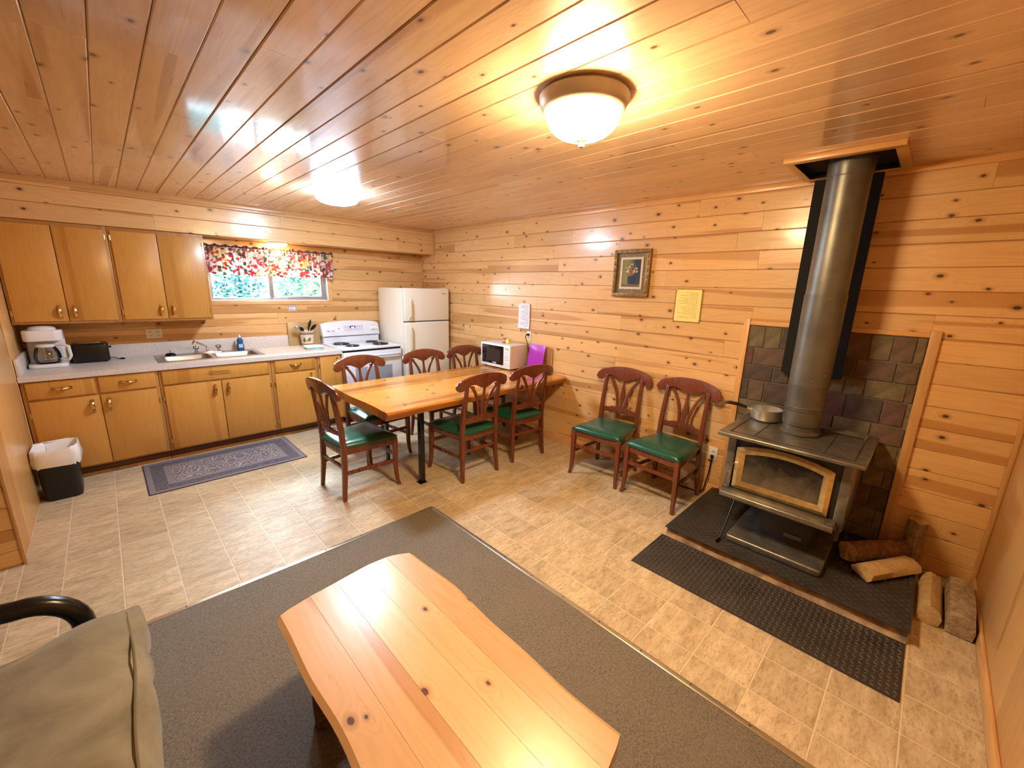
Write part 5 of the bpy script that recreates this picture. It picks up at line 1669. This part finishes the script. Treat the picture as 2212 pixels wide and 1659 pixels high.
# ------------------------------------------------------------------ futon
fu = thing('futon', (-.5, .8, .009), 'futon with olive suede mattress and black tubular metal frame', 'futon')
def mk_suede():
    mt, nt, b = new_mat('olive_suede')
    oc = ocoord(nt)
    n1 = noise(nt, oc, 4.5, 4.0, .6, .6)
    n2 = noise(nt, oc, 260.0, 2.0)
    c = mixc(nt, mapr(nt, n1, .35, .68), (.15, .122, .066), (.31, .262, .16))
    c = mixc(nt, mapr(nt, n2, .3, .7, 0, .25), c, (.19, .155, .088))
    nt.links.new(c, b.inputs['Base Color'])
    setp(b, Roughness=.9)
    b.inputs['Sheen Weight'].default_value = .3
    bump(nt, b, n1, .35, .02)
    return mt
M_SUEDE = mk_suede()
def mattress(x0, x1, y0, y1, z0, z1, tilt=0.0, sg=0):
    """soft slab: rounded all round, wrinkled where it bends"""
    nu, nv = 30, 46
    cx_, cy_, cz_ = (x0 + x1) / 2, (y0 + y1) / 2, (z0 + z1) / 2
    a, b_, c_ = (x1 - x0) / 2, (y1 - y0) / 2, (z1 - z0) / 2
    bm = bmesh.new()
    bmesh.ops.create_cube(bm, size=2.0)
    bmesh.ops.subdivide_edges(bm, edges=bm.edges[:], cuts=23, use_grid_fill=True)
    rg_ = random.Random(sg)
    mb = MB()
    for v in bm.verts:
        x_, y_, z_ = v.co
        q = (abs(x_) ** 12 + abs(y_) ** 14 + abs(z_) ** 5) ** (1 / 9)
        q = max(q, .6)
        X = x_ * a / (1 + .05 * (abs(z_) ** 3))
        Y = y_ * b_ / (1 + .03 * (abs(z_) ** 3))
        e = max(abs(x_), abs(y_))
        Z = z_ * c_ * (1 - .30 * e ** 16)
        wr_ = .010 * math.sin(18 * X + 26 * Y + 4 * math.sin(9 * Y)) * e ** 4 + .006 * math.sin(31 * Y - 14 * X) * e ** 3
        ed_ = math.exp(-(1 - x_) * 7)
        wr_ += ed_ * (.009 * math.sin(34 * Y + 3 * math.sin(11 * Y) + 30 * X) + .006 * math.sin(13 * Y))
        wr_ += .012 * math.sin(5.5 * Y + 2.2 * X) + .008 * math.sin(9 * X - 3 * Y)
        X += .010 * math.sin(21 * Y + 4 * math.sin(7 * Y)) * abs(x_) ** 8 * (1 if x_ > 0 else 0)
        mb.v.append((cx_ + X, cy_ + Y, cz_ + Z + wr_ * (1 if z_ > 0 else .4)))
    bm.verts.index_update()
    mb.f = [tuple(v.index for v in f.verts) for f in bm.faces]
    bm.free()
    return mb
ms = mattress(-.95, -.055, -.15, 1.915, .28, .515, 0, 1)
mo = ms.build('seat_mattress', M_SUEDE, fu, angle=80)
pts_ = []
for k in range(40):
    y_ = -.11 + 1.965 * k / 39
    pts_.append((-.093 + .006 * math.sin(9 * y_), y_, .497 + .010 * math.sin(5.5 * (y_ - .88) - .9)))
MB().tube(pts_, .004, 6).build('piping', plain('piping_olive', (.17, .138, .075), .9), fu)
bk = mattress(-1.40, -.96, -.15, 1.90, .30, .95, 0, 2)
bk.build('back_mattress', M_SUEDE, fu, angle=80)
for y0, y1 in ((1.80, 1.80),):
    pass
ARM_Y = 1.975
def arm(y):
    pts = [(-.215, y, .035), (-.213, y, .43)]
    for k in range(9):
        a = R(0 + 90 * k / 8)
        pts.append((-.213 - .15 * (1 - math.cos(a)), y, .43 + .145 * math.sin(a)))
    pts += [(-.5, y, .60), (-.85, y, .60)]
    for k in range(1, 9):
        a = R(90 + 90 * k / 8)
        pts.append((-.85 + .17 * math.cos(a), y, .43 + .17 * math.sin(a)))
    pts += [(-1.02, y, .2), (-1.02, y, .035)]
    o_ = MB().tube(pts, .032, 14).build('arm_frame', M_BLACKM, fu, angle=60)
    for xx in (-.215, -1.02):
        MB().lathe([(.036, .0095), (.036, .03), (.033, .04)], (xx, y, 0), 14).build('foot_cap', M_BLACK, o_)
    return o_
arm(ARM_Y)
arm(-.25)
for xx in (-.215, -.55, -.95):
    MB().tube([(xx, -.25, .245), (xx, ARM_Y, .245)], .022, 10).build('frame_rail', M_BLACKM, fu)

# ------------------------------------------------------------------ outside the window
gr = MB().box(-8, 12, YW + .2, 24, -.6, -.5).build('ground', plain('pale_bounce_ground', (.42, .44, .44), .9, vary=.3, vscale=3), None, smooth=False)  # invented pale surface, there to brighten the window's reflection on the ceiling
struct(gr, 'ground outside the kitchen window, made pale to brighten the ceiling reflection', 'ground')
def mk_leaf(nm, c1, c2):
    mt, nt, b = new_mat(nm)
    oc = ocoord(nt)
    n1 = noise(nt, oc, 3.0, 3.0)
    c = mixc(nt, mapr(nt, n1, .35, .65), c1, c2)
    nt.links.new(c, b.inputs['Base Color'])
    setp(b, Roughness=.5)
    return mt
def shrub(name, label, cx_, cy_, w, h, z0, n, seed, mat):
    rg_ = random.Random(seed)
    root = thing(name, (cx_, cy_, -.5), label, 'shrub', 'shrubs outside the kitchen window')
    lv = MB()
    blobs = [(rg_.uniform(-w, w), rg_.uniform(-.5, .5), rg_.uniform(z0, h), rg_.uniform(.18, .40)) for _ in range(26)]
    for k in range(n):
        b_ = blobs[k % len(blobs)]
        a, e = rg_.uniform(0, 2 * PI), math.asin(rg_.uniform(-1, 1))
        r_ = b_[3] * rg_.uniform(.55, 1.0)
        c_ = Vector((cx_ + b_[0] + r_ * math.cos(a) * math.cos(e), cy_ + b_[1] + r_ * math.sin(a) * math.cos(e), b_[2] + r_ * math.sin(e)))
        d1 = Vector((rg_.uniform(-1, 1), rg_.uniform(-1, 1), rg_.uniform(-.6, .6))).normalized()
        d2 = d1.cross(Vector((rg_.uniform(-1, 1), rg_.uniform(-1, 1), 1))).normalized()
        L_, W_ = rg_.uniform(.04, .085), rg_.uniform(.018, .035)
        lv.add([c_ - d1 * L_, c_ - d2 * W_ , c_ + d1 * L_, c_ + d2 * W_], [(0, 1, 2, 3)])
    lv.build('foliage', mat, root, smooth=False, kind='stuff')
    st_ = MB()
    for k in range(5):
        x_ = cx_ + rg_.uniform(-w * .5, w * .5)
        st_.tube([(x_, cy_, -.5), (x_ + rg_.uniform(-.2, .2), cy_, .6), (x_ + rg_.uniform(-.5, .5), cy_, h)], [.04, .03, .01], 6)
    st_.build('stems', M_BARK, root)
LG, LB = mk_leaf('leaf_green', (.035, .13, .085), (.12, .30, .17)), mk_leaf('leaf_blue_green', (.02, .085, .10), (.08, .22, .20))
shrub('leafy_shrub', 'bright green shrub outside the right window pane', 3.05, 7.7, .75, 2.3, 0.1, 9000, 1, LG)
shrub('leafy_shrub', 'darker blue-green shrub outside the left window pane', 1.35, 9.3, .75, 1.85, 0.1, 9000, 2, LB)
shrub('leafy_shrub', 'tall pale shrub further back between the two near shrubs', 3.2, 11.8, 1.4, 2.6, 0.2, 9000, 3, LG)
